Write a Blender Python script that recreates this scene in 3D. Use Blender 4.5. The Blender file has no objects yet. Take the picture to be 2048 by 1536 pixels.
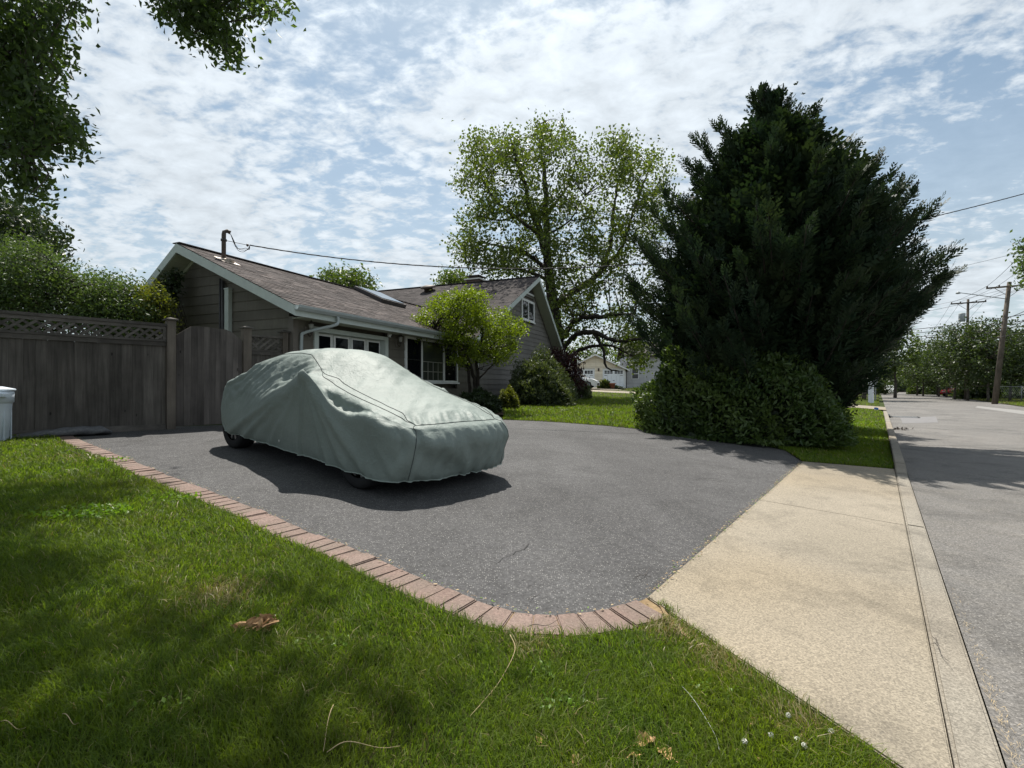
import bpy, bmesh, math, random
import numpy as np
from mathutils import Vector, Matrix
random.seed(7); RNG = np.random.default_rng(11)
S = bpy.context.scene; COL = S.collection
# ------------------------------------------------------------------ camera, sky, sun, exposure
CAM_H = 1.3
cam = bpy.data.cameras.new('camera'); cam.sensor_width = 36; cam.lens = 36 * 1000 / 2048
cam.clip_start = .05; cam.clip_end = 3000
camo = bpy.data.objects.new('camera', cam); COL.objects.link(camo); S.camera = camo
camo.location = (0, 0, CAM_H); camo.rotation_euler = (math.radians(90.29), 0, 0)
SUN_EL = math.radians(62); SUN_AZ = math.radians(-7)      # azimuth measured from +Y towards +X
wd = bpy.data.worlds.new('World'); S.world = wd; wd.use_nodes = True
def build_world():
    nt = wd.node_tree; N = nt.nodes; L = nt.links; N.clear()
    out = N.new('ShaderNodeOutputWorld'); bg = N.new('ShaderNodeBackground'); bg.inputs[1].default_value = .058
    L.new(bg.outputs[0], out.inputs[0])
    sky = N.new('ShaderNodeTexSky'); sky.sky_type = 'NISHITA'; sky.sun_disc = False
    sky.sun_elevation = SUN_EL; sky.sun_rotation = SUN_AZ; sky.air_density = 1.0; sky.dust_density = 1.5; sky.ozone_density = 1.5
    tc = N.new('ShaderNodeTexCoord'); sp = N.new('ShaderNodeSeparateXYZ'); L.new(tc.outputs['Generated'], sp.inputs[0])
    def M(op, a, b=None, c=None, clamp=False):
        n = N.new('ShaderNodeMath'); n.operation = op; n.use_clamp = clamp
        for i, v in enumerate((a, b, c)):
            if v is None: continue
            if isinstance(v, (int, float)): n.inputs[i].default_value = v
            else: L.new(v, n.inputs[i])
        return n.outputs[0]
    z = M('ADD', M('MAXIMUM', sp.outputs[2], 0.0), .20)
    cx = M('DIVIDE', sp.outputs[0], z); cy = M('DIVIDE', sp.outputs[1], z)
    cb = N.new('ShaderNodeCombineXYZ'); L.new(cx, cb.inputs[0]); L.new(cy, cb.inputs[1])
    def noise(scale, det, rough, dist=0., off=0., sc=(1, 1, 1), rot=0.):
        m = N.new('ShaderNodeMapping'); m.inputs['Location'].default_value = (off, off * .7, 0); m.inputs['Scale'].default_value = sc
        m.inputs['Rotation'].default_value = (0, 0, rot)
        L.new(cb.outputs[0], m.inputs[0])
        n = N.new('ShaderNodeTexNoise'); n.inputs['Scale'].default_value = scale; n.inputs['Detail'].default_value = det
        n.inputs['Roughness'].default_value = rough; n.inputs['Distortion'].default_value = dist
        L.new(m.outputs[0], n.inputs['Vector']); return n.outputs['Fac']
    big = noise(1.3, 3, .5, .4, 5.3)
    mid = noise(10.5, 7, .60, .25, 1.7, (1, 1.25, 1), .6)
    rip = noise(30.0, 4, .55, .2, 9.2, (1, 1.5, 1), .6)
    f = M('ADD', M('ADD', M('MULTIPLY', big, 1.0), M('MULTIPLY', mid, .80)), M('MULTIPLY', rip, .30))
    ramp = N.new('ShaderNodeMapRange'); ramp.interpolation_type = 'SMOOTHSTEP'
    ramp.inputs[1].default_value = .84; ramp.inputs[2].default_value = 1.14; L.new(f, ramp.inputs[0])
    hz = N.new('ShaderNodeMapRange'); hz.inputs[1].default_value = 0.0; hz.inputs[2].default_value = .50
    hz.inputs[3].default_value = .80; hz.inputs[4].default_value = 0.0; L.new(sp.outputs[2], hz.inputs[0])
    cov = M('MAXIMUM', ramp.outputs[0], hz.outputs[0])
    lum = N.new('ShaderNodeMapRange'); lum.inputs[1].default_value = .35; lum.inputs[2].default_value = .75
    lum.inputs[3].default_value = .86; lum.inputs[4].default_value = 1.16; L.new(mid, lum.inputs[0])
    cl = N.new('ShaderNodeVectorMath'); cl.operation = 'SCALE'; cl.inputs[0].default_value = (9.2, 10.0, 10.7); 
    dt = N.new('ShaderNodeVectorMath'); dt.operation = 'DOT_PRODUCT'; L.new(tc.outputs['Generated'], dt.inputs[0]); dt.inputs[1].default_value = (math.cos(SUN_EL) * math.sin(SUN_AZ), math.cos(SUN_EL) * math.cos(SUN_AZ), math.sin(SUN_EL))
    glow = M('ADD', M('MULTIPLY', M('POWER', M('MAXIMUM', dt.outputs['Value'], 0.0), 7.0), .55), .96)      # thin cloud scatters forward, brighter towards the sun
    L.new(M('MULTIPLY', lum.outputs[0], glow), cl.inputs['Scale'])
    mx = N.new('ShaderNodeMix'); mx.data_type = 'RGBA'; L.new(M('MULTIPLY', cov, .93), mx.inputs[0])
    sk = N.new('ShaderNodeVectorMath'); sk.operation = 'MULTIPLY_ADD'; sk.inputs[1].default_value = (1.12, 1.25, 1.18); sk.inputs[2].default_value = (.6, .75, .85); L.new(sky.outputs[0], sk.inputs[0])
    L.new(sk.outputs[0], mx.inputs[6]); L.new(cl.outputs[0], mx.inputs[7])
    L.new(mx.outputs[2], bg.inputs[0])
build_world()
sun = bpy.data.lights.new('sun', 'SUN'); sun.energy = 5.0; sun.angle = math.radians(.53); sun.color = (1, .95, .87)
suno = bpy.data.objects.new('sun', sun); COL.objects.link(suno)
SUNV = Vector((math.cos(SUN_EL) * math.sin(SUN_AZ), math.cos(SUN_EL) * math.cos(SUN_AZ), math.sin(SUN_EL)))
suno.rotation_euler = SUNV.to_track_quat('Z', 'Y').to_euler(); suno.location = (0, 0, 30)
S.view_settings.view_transform = 'Standard'; S.view_settings.look = 'None'
S.view_settings.exposure = 0.55; S.view_settings.gamma = 1; S.view_settings.use_curve_mapping = False
S.cycles.max_bounces = 6; S.cycles.transparent_max_bounces = 8; S.cycles.use_denoising = True

# ------------------------------------------------------------------ terrain numbers (metres; road axis rd, inward normal rn)
rd = np.array([.591, .807]); rd = rd / np.linalg.norm(rd); rn = np.array([-rd[1], rd[0]]); OFF = .351
def zg(u):
    u = np.asarray(u, float)
    return np.where(u < 0, 0, np.where(u < 7, .067 * u, .469 + .04 * (np.minimum(u, 24) - 7)))
def U(x, y): return x * rn[0] + y * rn[1] + OFF
def gz(x, y): return float(zg(U(x, y)))
def RW(s, u): p = s * rd + (u - OFF) * rn; return (p[0], p[1])
def at(px, py, Z): return np.array([(px - 1024) / 1000 * Z, Z, CAM_H + (773 - py) / 1000 * Z])
def G(px, py):                                   # where a line of sight meets the sloping ground
    a = (px - 1024) / 1000; b = (773 - py) / 1000; lo, hi = .3, 300
    for _ in range(50):
        m = (lo + hi) / 2
        if CAM_H + b * m - gz(a * m, m) > 0: lo = m
        else: hi = m
    return np.array([a * lo, lo, CAM_H + b * lo])

# ------------------------------------------------------------------ materials
MATS = {}
class NB:
    def __init__(s, name):
        s.m = bpy.data.materials.new(name); s.m.use_nodes = True; s.nt = s.m.node_tree; s.N = s.nt.nodes; s.L = s.nt.links
        s.b = s.N['Principled BSDF']; s.pos = s.N.new('ShaderNodeNewGeometry'); s.oi = s.N.new('ShaderNodeObjectInfo')
        MATS[name] = s.m
    def link(s, o, i): s.L.new(o, i)
    def vec(s, scale=(1, 1, 1), rand=0., src=None):
        m = s.N.new('ShaderNodeMapping'); m.inputs['Scale'].default_value = scale
        s.L.new(src or s.pos.outputs['Position'], m.inputs[0])
        if rand:
            v = s.N.new('ShaderNodeVectorMath'); v.operation = 'SCALE'; v.inputs[0].default_value = (rand, rand * .37, rand * .71)
            s.L.new(s.oi.outputs['Random'], v.inputs['Scale'])
            s.L.new(v.outputs[0], m.inputs['Location'])
        return m.outputs[0]
    def noise(s, scale, det=4, rough=.55, v=None, dist=0.):
        n = s.N.new('ShaderNodeTexNoise'); n.inputs['Scale'].default_value = scale; n.inputs['Detail'].default_value = det
        n.inputs['Roughness'].default_value = rough; n.inputs['Distortion'].default_value = dist
        s.L.new(v if v is not None else s.pos.outputs['Position'], n.inputs['Vector']); return n.outputs['Fac']
    def voro(s, scale, feat='F1', v=None, out='Distance'):
        n = s.N.new('ShaderNodeTexVoronoi'); n.inputs['Scale'].default_value = scale; n.feature = feat
        s.L.new(v if v is not None else s.pos.outputs['Position'], n.inputs['Vector']); return n.outputs[out]
    def map(s, x, a, b, c=0., d=1., smooth=False):
        n = s.N.new('ShaderNodeMapRange'); s.L.new(x, n.inputs[0])
        if smooth: n.interpolation_type = 'SMOOTHSTEP'
        for i, v in enumerate((a, b, c, d)): n.inputs[i + 1].default_value = v
        return n.outputs[0]
    def math(s, op, a, b):
        n = s.N.new('ShaderNodeMath'); n.operation = op
        for i, v in enumerate((a, b)):
            if isinstance(v, (int, float)): n.inputs[i].default_value = v
            else: s.L.new(v, n.inputs[i])
        return n.outputs[0]
    def mix(s, f, a, b, mode='MIX'):
        n = s.N.new('ShaderNodeMix'); n.data_type = 'RGBA'; n.blend_type = mode
        for i, v in ((0, f), (6, a), (7, b)):
            if isinstance(v, (int, float)): n.inputs[i].default_value = v
            elif isinstance(v, tuple): n.inputs[i].default_value = (v[0], v[1], v[2], 1)
            else: s.L.new(v, n.inputs[i])
        return n.outputs[2]
    def mul(s, c, f):
        n = s.N.new('ShaderNodeVectorMath'); n.operation = 'SCALE'
        if isinstance(c, tuple): n.inputs[0].default_value = c[:3]
        else: s.L.new(c, n.inputs[0])
        s.L.new(f, n.inputs['Scale']); return n.outputs[0]
    def bump(s, h, strength=.3, dist=.01, prev=None):
        n = s.N.new('ShaderNodeBump'); n.inputs['Strength'].default_value = strength; n.inputs['Distance'].default_value = dist
        s.L.new(h, n.inputs['Height'])
        if prev is not None: s.L.new(prev, n.inputs['Normal'])
        s.L.new(n.outputs[0], s.b.inputs['Normal']); return n.outputs[0]
    def done(s, col, rough=.8, spec=.3, metal=0.):
        if isinstance(col, tuple): s.b.inputs['Base Color'].default_value = (*col[:3], 1)
        else: s.L.new(col, s.b.inputs['Base Color'])
        if isinstance(rough, float): s.b.inputs['Roughness'].default_value = rough
        else: s.L.new(rough, s.b.inputs['Roughness'])
        s.b.inputs['Specular IOR Level'].default_value = spec; s.b.inputs['Metallic'].default_value = metal
        return s.m
def plain(name, c, rough=.6, spec=.3, metal=0., var=.12, scale=6., rand=.0):
    n = NB(name); f = n.map(n.noise(scale, 5), .3, .7, 1 - var, 1 + var)
    if rand: f = n.math('MULTIPLY', f, n.map(n.oi.outputs['Random'], 0, 1, 1 - rand, 1 + rand))
    n.bump(n.noise(scale * 9, 3), .08, .01)
    return n.done(n.mul(c, f), rough, spec, metal)
def asphalt(name, dark, light, speck, patch):
    n = NB(name)
    big = n.noise(.45, 5, .6); mid = n.noise(3.5, 5, .65); fine = n.noise(75, 3, .7)
    c = n.mix(n.map(big, .35, .65), dark, light)
    c = n.mix(n.map(mid, .45, .75, 0, .45), c, patch)
    st = n.noise(1.1, 6, .7, n.vec((1, 1, 1)), .6); c = n.mul(c, n.map(st, .50, .68, 1., .64)); wr = n.noise(.8, 3, .5, n.vec((2.2, .5, 1))); c = n.mul(c, n.map(wr, .4, .65, .93, 1.1))
    c = n.mul(c, n.map(fine, .3, .72, .5, 1.55)); c = n.mul(c, n.map(n.noise(24, 4, .8), .3, .7, .66, 1.34))
    sp = n.voro(78.)
    rnd = n.voro(78., out='Color'); sx = n.N.new('ShaderNodeSeparateColor'); n.link(rnd, sx.inputs[0])
    m = n.math('MULTIPLY', n.map(sp, .20, .36, 1, 0), n.map(sx.outputs[0], .58, .70, 0, 1))
    c = n.mix(n.math('MULTIPLY', m, .62), c, speck)
    b = n.bump(n.noise(130, 2, .8), .55, .006); n.bump(n.noise(7, 4), .25, .02, b)
    return n.done(c, .82, .3)
asphalt('driveway_asphalt', (.050, .049, .050), (.076, .075, .076), (.36, .35, .33), (.049, .048, .051))
asphalt('street_asphalt', (.112, .107, .101), (.152, .143, .133), (.36, .34, .31), (.138, .125, .106))
plain('crack_tar', (.042, .041, .041), .9)
plain('patch_asphalt', (.17, .165, .165), .9)
def concrete(name, a, b_, warm):
    n = NB(name); big = n.noise(.9, 5, .6); c = n.mix(n.map(big, .38, .66), a, b_)
    c = n.mix(n.map(n.noise(.35, 2), .45, .62), c, warm)
    sp = n.voro(150.); rc = n.voro(150., out='Color'); sx = n.N.new('ShaderNodeSeparateColor'); n.link(rc, sx.inputs[0])
    c = n.mul(c, n.map(sx.outputs[0], 0, 1, .70, 1.25)); c = n.mul(c, n.map(n.noise(95, 3, .7), .3, .7, .80, 1.16))
    pit = n.math('MULTIPLY', n.map(n.voro(34.), .10, .2, 1, 0), n.map(n.noise(6, 3), .45, .6))
    c = n.mix(n.math('MULTIPLY', pit, .55), c, (.10, .09, .08))
    st = n.noise(1.6, 6, .72, None, .5); c = n.mul(c, n.map(st, .50, .70, 1., .66)); c = n.mul(c, n.map(n.noise(.5, 3, .5), .35, .65, .92, 1.07))
    n.bump(n.noise(110, 2, .8), .45, .005); return n.done(c, .85, .3)
concrete('concrete', (.240, .210, .163), (.280, .245, .192), (.268, .224, .160))
concrete('curb_concrete', (.225, .203, .167), (.262, .237, .196), (.25, .215, .168))
def soil(name, a, b_):
    n = NB(name); c = n.mix(n.map(n.noise(9, 6, .7), .35, .65), a, b_); n.bump(n.noise(40, 4), .6, .02); return n.done(c, .95, .1)
soil('turf_soil', (.030, .036, .012), (.055, .052, .022)); soil('mulch', (.03, .022, .015), (.055, .04, .028))
soil('ground_soil', (.035, .05, .015), (.055, .07, .024)); soil('sand_dirt', (.30, .22, .13), (.20, .14, .08))
def brickm():
    n = NB('brick_paver'); r = n.oi.outputs['Random']
    c = n.mix(r, (.178, .124, .104), (.238, .170, .145)); c = n.mix(n.map(n.noise(5, 4), .4, .7), c, (.17, .130, .108))
    sp = n.voro(140.); rc = n.voro(140., out='Color'); sx = n.N.new('ShaderNodeSeparateColor'); n.link(rc, sx.inputs[0])
    m = n.math('MULTIPLY', n.map(sp, .16, .34, 1, 0), n.map(sx.outputs[0], .55, .65))
    c = n.mul(c, n.map(n.noise(70, 3, .7), .3, .7, .7, 1.25)); c = n.mix(n.math('MULTIPLY', m, .7), c, (.36, .30, .25))
    n.bump(n.noise(120, 2, .8), .5, .005); return n.done(c, .85, .25)
brickm()
def wood(name, a, b_, sc):
    n = NB(name); v = n.vec(sc, 40.)
    g = n.noise(1.0, 6, .65, v, .4); c = n.mix(n.map(g, .3, .7), a, b_)
    c = n.mul(c, n.map(n.oi.outputs['Random'], 0, 1, .72, 1.22))
    st = n.noise(1.3, 5, .6, n.vec((1, 1, .8), 9.)); c = n.mul(c, n.map(st, .35, .65, .6, 1.12))
    k = n.voro(1.0, v=n.vec((5, 5, 2.2), 30.)); c = n.mix(n.map(k, .035, .075, .85, 0), c, (.012, .011, .010))
    n.bump(g, .35, .006); return n.done(c, .88, .2)
wood('fence_wood', (.078, .071, .064), (.158, .143, .128), (28, 28, 1.6))
wood('rail_wood', (.10, .091, .083), (.165, .15, .136), (7, 7, 20))
wood('post_wood', (.115, .098, .084), (.18, .155, .13), (20, 20, 1.4))
wood('gate_wood', (.085, .075, .070), (.15, .133, .122), (30, 30, 1.5))
wood('pole_wood', (.085, .07, .057), (.15, .125, .10), (14, 14, .8))
def siding(name, a, b_):
    n = NB(name); c = n.mix(n.map(n.noise(2.2, 5), .3, .7), a, b_)
    c = n.mul(c, n.map(n.oi.outputs['Random'], 0, 1, .88, 1.12))
    g = n.noise(1., 3, .6, n.vec((26, 26, .6))); c = n.mul(c, n.map(g, .3, .7, .9, 1.08)); n.bump(g, .25, .006)
    return n.done(c, .75, .25)
siding('shake_siding', (.118, .108, .090), (.150, .137, .114)); siding('skylit_siding', (.165, .155, .143), (.20, .188, .172))  # right gable tone: same siding, lightened in colour for extra sky light
siding('cream_siding', (.72, .65, .53), (.78, .71, .58)); siding('grey_far_siding', (.42, .42, .43), (.5, .5, .5))
def shingle(name, a, b_, c3):
    n = NB(name); r = n.pos.outputs['Random Per Island']
    c = n.mix(r, a, b_); c = n.mix(n.map(n.noise(1.1, 4), .45, .7), c, c3)
    c = n.mul(c, n.map(n.noise(55, 3, .7), .3, .7, .72, 1.28)); c = n.mul(c, n.map(n.noise(.6, 3), .35, .65, .86, 1.12))
    n.bump(n.noise(90, 2, .8), .4, .004); return n.done(c, .92, .15)
shingle('roof_shingle', (.047, .041, .040), (.128, .108, .102), (.090, .078, .075))
shingle('dark_shingle', (.038, .034, .034), (.082, .071, .069), (.060, .053, .052))
plain('roof_underlay', (.05, .044, .042), .9)
plain('trim_paint', (.50, .55, .52), .5, .35, var=.06); plain('white_trim', (.72, .73, .72), .45, .4, var=.05)
plain('tan_trim', (.155, .138, .12), .7); plain('soffit_paint', (.40, .42, .33), .6, var=.05)
plain('gutter_metal', (.36, .40, .40), .4, .4, var=.06); plain('white_vinyl', (.78, .80, .82), .4, .4, var=.04)
plain('dark_pipe', (.07, .068, .07), .5); plain('mast_metal', (.075, .06, .052), .6, var=.3, scale=18)
plain('flashing', (.55, .48, .42), .5, .4, .3); plain('chimney_brick', (.13, .09, .08), .9, var=.3, scale=20)
plain('skylight_frame', (.05, .045, .045), .45); plain('black_cable', (.022, .022, .024), .7)
plain('lamp_metal', (.06, .05, .045), .4, .5, .4); plain('insulator', (.12, .10, .09), .4)
plain('bin_plastic', (.52, .58, .64), .45, .35, var=.08); plain('rug_fabric', (.12, .122, .128), .95, .1, var=.3, scale=30)
plain('tyre_rubber', (.018, .018, .019), .85, .2); plain('rim_alloy', (.20, .205, .21), .35, .5, .7)
plain('car_body', (.03, .032, .034), .5); plain('car_white', (.75, .76, .78), .15, .5, var=.02); plain('car_red', (.35, .02, .02), .2, .5, var=.02)
plain('car_trim', (.02, .02, .022), .4); plain('headlight', (.5, .52, .55), .1, .6)
plain('sign_back', (.42, .43, .43), .5, .4, .3); plain('sign_post_white', (.74, .77, .82), .4, var=.04); plain('dark_mark', (.04, .05, .09), .6)
plain('blue_flag', (.03, .16, .50), .6); plain('grate_iron', (.05, .048, .046), .7, .3, .5)
plain('fence_steel', (.28, .29, .29), .5, .4, .5); plain('road_paint', (.215, .208, .196), .7, var=.15, scale=14)
plain('door_panel_white', (.80, .84, .88), .4, var=.05); plain('terracotta', (.26, .10, .06), .8); plain('transformer_grey', (.33, .35, .36), .5)
plain('curtain', (.30, .30, .27), .9); plain('stone_white', (.6, .58, .55), .8); plain('grommet_metal', (.5, .5, .48), .4, .5, .6)
def glass(name, c, rough=.04):
    n = NB(name); n.bump(n.noise(1.5, 2), .03, .05); return n.done(c, rough, .5)
glass('dark_glass', (.006, .007, .009)); MATS['dark_glass'].node_tree.nodes['Principled BSDF'].inputs['Specular IOR Level'].default_value = .12; glass('mirror_glass', (.02, .022, .024)); glass('curtain_glass', (.045, .050, .044)); glass('skylight_glass', (.10, .11, .12), .12)
glass('far_glass', (.02, .022, .026), .1)
def cloth():
    n = NB('cover_cloth'); p = n.pos.outputs['Position']
    c = n.mix(n.map(n.noise(1.6, 4), .35, .65), (.166, .200, .184), (.198, .236, .218))
    c = n.mul(c, n.map(n.noise(38, 4, .7), .3, .7, .94, 1.05))
    cr = n.map(n.math('ABSOLUTE', n.math('SUBTRACT', n.noise(5.5, 3, .5, None, 1.6), .5), 0), 0, .05, 1, 0, True); b = n.bump(cr, .22, .008); b = n.bump(n.noise(26, 5, .65, n.vec((1, 1, 1.0)), 1.2), .28, .010, b); n.bump(n.noise(6, 4, .6, None, .6), .18, .05, b)
    return n.done(c, .60, .32)
cloth(); plain('cover_piping', (.05, .06, .058), .8); plain('cover_hem', (.30, .36, .33), .85)
def leaf(name, a, b_, c3, trans=.35, tcol=1.25, rough=.45, spec=.35, tyel=(1.2, 1.25, .45), island=True, clump=1.2):
    n = NB(name); r = n.pos.outputs['Random Per Island']
    c = n.mix(r, a, b_); c = n.mix(n.map(n.noise(clump, 4), .42, .68), c, c3)
    n.done(c, rough, spec)
    t = n.N.new('ShaderNodeBsdfTranslucent'); v = n.N.new('ShaderNodeVectorMath'); v.operation = 'MULTIPLY'
    v.inputs[1].default_value = tuple(k * tcol for k in tyel); n.link(c, v.inputs[0]); n.link(v.outputs[0], t.inputs[0])
    m = n.N.new('ShaderNodeMixShader'); m.inputs[0].default_value = trans
    n.link(n.b.outputs[0], m.inputs[1]); n.link(t.outputs[0], m.inputs[2])
    n.link(m.outputs[0], n.N['Material Output'].inputs[0]); return n.m
leaf('leaf_sycamore', (.058, .088, .020), (.100, .130, .036), (.078, .105, .027), .42)
leaf('leaf_near', (.040, .072, .026), (.078, .118, .044), (.056, .088, .028), .46)
leaf('leaf_maple', (.10, .145, .012), (.16, .205, .018), (.125, .17, .015), .45)
leaf('leaf_hedge', (.036, .072, .022), (.075, .115, .032), (.085, .125, .032), .3)
leaf('leaf_conifer', (.011, .027, .016), (.026, .046, .024), (.034, .052, .024), .13, rough=.6, spec=.2, clump=1.6)
leaf('leaf_bush', (.045, .082, .026), (.092, .130, .052), (.066, .10, .034), .32, rough=.5, spec=.28)
leaf('leaf_bush_yellow', (.12, .14, .02), (.17, .17, .03), (.13, .15, .025), .35)
leaf('leaf_shrub', (.062, .085, .040), (.12, .145, .068), (.08, .105, .046), .3)
leaf('leaf_red', (.030, .012, .014), (.055, .020, .020), (.025, .012, .014), .3, tyel=(1.4, .7, .7))
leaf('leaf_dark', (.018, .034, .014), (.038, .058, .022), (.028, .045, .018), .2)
leaf('leaf_street', (.030, .052, .020), (.06, .088, .032), (.046, .066, .022), .3)
leaf('leaf_far', (.05, .085, .02), (.095, .13, .035), (.07, .10, .03), .35)
leaf('grass_blade', (.058, .106, .013), (.140, .202, .028), (.118, .160, .020), .52, rough=.5, spec=.25, clump=1.7)
leaf('grass_dry', (.22, .19, .09), (.32, .26, .13), (.26, .22, .10), .2)
leaf('clover_leaf', (.10, .19, .02), (.14, .24, .03), (.12, .20, .02), .4)
plain('dry_leaf', (.46, .28, .14), .8, var=.35, scale=40, rand=.3); plain('straw_twig', (.40, .31, .18), .8, var=.2, scale=40)
plain('grey_twig', (.085, .072, .062), .9, var=.3, scale=40); plain('clover_flower', (.70, .70, .64), .8)
plain('bark', (.085, .074, .060), .9, var=.4, scale=9); plain('bark_dark', (.035, .029, .024), .95, var=.4, scale=9)
plain('bark_pale', (.19, .175, .15), .9, var=.35, scale=7)
M = MATS

# ------------------------------------------------------------------ object helpers
def tag(o, label=None, cat=None, group=None, kind=None):
    for k, v in (('label', label), ('category', cat), ('group', group), ('kind', kind)):
        if v: o[k] = v
    return o
def link(o, parent=None):
    COL.objects.link(o)
    if parent is not None: o.parent = parent
    return o
def thing(name, label, cat, loc=(0, 0, 0), rz=0., group=None):
    o = bpy.data.objects.new(name, None); o.empty_display_size = .2; o.location = loc; o.rotation_euler = (0, 0, rz)
    COL.objects.link(o); return tag(o, label, cat, group)
def mesh_np(name, V, Fc, mats, smooth=False, mi=None):
    V = np.asarray(V, np.float32); Fc = np.asarray(Fc, np.int32); k = Fc.shape[1]; nf = len(Fc)
    me = bpy.data.meshes.new(name); me.vertices.add(len(V)); me.vertices.foreach_set('co', V.ravel())
    me.loops.add(nf * k); me.loops.foreach_set('vertex_index', Fc.ravel()); me.polygons.add(nf)
    me.polygons.foreach_set('loop_start', np.arange(0, nf * k, k, dtype=np.int32)); me.polygons.foreach_set('loop_total', np.full(nf, k, np.int32))
    if smooth: me.polygons.foreach_set('use_smooth', np.ones(nf, bool))
    for m in (mats if isinstance(mats, (list, tuple)) else [mats]): me.materials.append(MATS[m] if isinstance(m, str) else m)
    if mi is not None: me.polygons.foreach_set('material_index', np.asarray(mi, np.int32))
    me.update(calc_edges=True); me.validate(); return me
def mesh_py(name, V, Fc, mat, smooth=False):
    me = bpy.data.meshes.new(name); me.from_pydata([tuple(map(float, v)) for v in V], [], [tuple(f) for f in Fc]); me.materials.append(MATS[mat])
    if smooth:
        for p in me.polygons: p.use_smooth = True
    me.update(); return me
def obj(name, me, parent=None, loc=(0, 0, 0)):
    o = bpy.data.objects.new(name, me); o.location = loc; return link(o, parent)
CUBES = {}
def box(name, parent, lo, hi, mat, rot=None, bevel=0.):
    """an axis-aligned box lo..hi in the parent's frame; all boxes of a material share one mesh"""
    key = (mat, bevel)
    if key not in CUBES:
        bm = bmesh.new(); bmesh.ops.create_cube(bm, size=1.)
        if bevel: bmesh.ops.bevel(bm, geom=bm.edges[:], offset=bevel, segments=1, affect='EDGES')
        me = bpy.data.meshes.new('board'); bm.to_mesh(me); bm.free(); me.materials.append(MATS[mat]); CUBES[key] = me
    lo = np.minimum(lo, hi); hi2 = np.maximum(lo, hi)
    lo = np.array(lo, float); hi2 = np.array(hi2, float)
    o = bpy.data.objects.new(name, CUBES[key]); o.location = tuple((lo + hi2) / 2); o.scale = tuple(np.maximum(hi2 - lo, 1e-4))
    if rot: o.rotation_euler = rot
    return link(o, parent)
def beam(name, parent, a, b, w, h, mat):
    """a board from a to b, w wide and h thick, in the parent's frame"""
    a = Vector(a); b = Vector(b); d = b - a
    o = box(name, parent, (-.5, -.5, -.5), (.5, .5, .5), mat)
    o.location = (a + b) / 2; o.scale = (w, h, d.length)
    z = d.normalized(); x = Vector((0, 0, 1)).cross(z)
    if x.length < 1e-4: x = Vector((1, 0, 0))
    x.normalize(); y = z.cross(x)
    o.rotation_euler = Matrix((x, y, z)).transposed().to_euler(); return o
def prism(name, parent, poly, axis, a, b, mat):
    """polygon in the plane normal to axis (0 x,1 y,2 z), extruded from a to b"""
    n = len(poly); V = []
    for c in (a, b):
        for p in poly:
            v = list(p); v.insert(axis, c); V.append(v)
    Fc = [tuple(range(n))[::-1], tuple(range(n, 2 * n))] + [(i, (i + 1) % n, n + (i + 1) % n, n + i) for i in range(n)]
    me = mesh_py(name, V, Fc, mat); bm = bmesh.new(); bm.from_mesh(me); bmesh.ops.recalc_face_normals(bm, faces=bm.faces[:]); bm.to_mesh(me); bm.free()
    return obj(name, me, parent)
def tube_arrays(paths, seg=6):
    """paths: list of (points(n,3), radii(n)) -> verts, quads"""
    Vs, Fs, o = [], [], 0
    for P, Rr in paths:
        P = np.asarray(P, float); Rr = np.asarray(Rr, float); n = len(P)
        T = np.gradient(P, axis=0); T /= np.linalg.norm(T, axis=1)[:, None] + 1e-9
        ref = np.array([0, 0, 1.]) if abs(T[0, 2]) < .9 else np.array([1., 0, 0])
        A = np.cross(T, ref); A /= np.linalg.norm(A, axis=1)[:, None] + 1e-9; B = np.cross(T, A)
        an = np.linspace(0, 2 * np.pi, seg, endpoint=False)
        V = P[:, None, :] + Rr[:, None, None] * (np.cos(an)[None, :, None] * A[:, None, :] + np.sin(an)[None, :, None] * B[:, None, :])
        Vs.append(V.reshape(-1, 3)); i = np.arange(n - 1)[:, None] * seg; j = np.arange(seg)[None, :]; j2 = (j + 1) % seg
        Fs.append(np.stack([i + j, i + j2, i + seg + j2, i + seg + j], -1).reshape(-1, 4) + o); o += n * seg
        Vs.append(np.array([P[0], P[-1]])); o += 2
        a0 = o - 2; base = o - 2 - n * seg
        ca = np.stack([np.full(seg, a0), base + (np.arange(seg) + 1) % seg, base + np.arange(seg), np.full(seg, a0)], -1)
        cb = np.stack([np.full(seg, a0 + 1), base + (n - 1) * seg + np.arange(seg), base + (n - 1) * seg + (np.arange(seg) + 1) % seg, np.full(seg, a0 + 1)], -1)
        Fs.append(np.stack([ca[:, 0], ca[:, 1], ca[:, 2], ca[:, 2]], -1)); Fs.append(np.stack([cb[:, 0], cb[:, 1], cb[:, 2], cb[:, 2]], -1))
    return np.concatenate(Vs), np.concatenate(Fs)
def quads_to_tris(Fq):
    a = Fq[:, [0, 1, 2]]; b = Fq[:, [0, 2, 3]]; b = b[(b[:, 1] != b[:, 2])]
    return np.concatenate([a, b])
def tubes(name, paths, mat, parent=None, loc=(0, 0, 0), seg=6, smooth=True):
    V, Fq = tube_arrays(paths, seg)
    return obj(name, mesh_np(name, V - np.asarray(loc), quads_to_tris(Fq), mat, smooth), parent, loc if parent is None else (0, 0, 0))
def pipe(name, parent, pts, r, mat, seg=8, sub=1):
    pts = np.asarray(pts, float); V, Fq = tube_arrays([(pts, np.full(len(pts), r))], seg)
    return obj(name, mesh_np(name, V, quads_to_tris(Fq), mat, True), parent)
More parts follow.
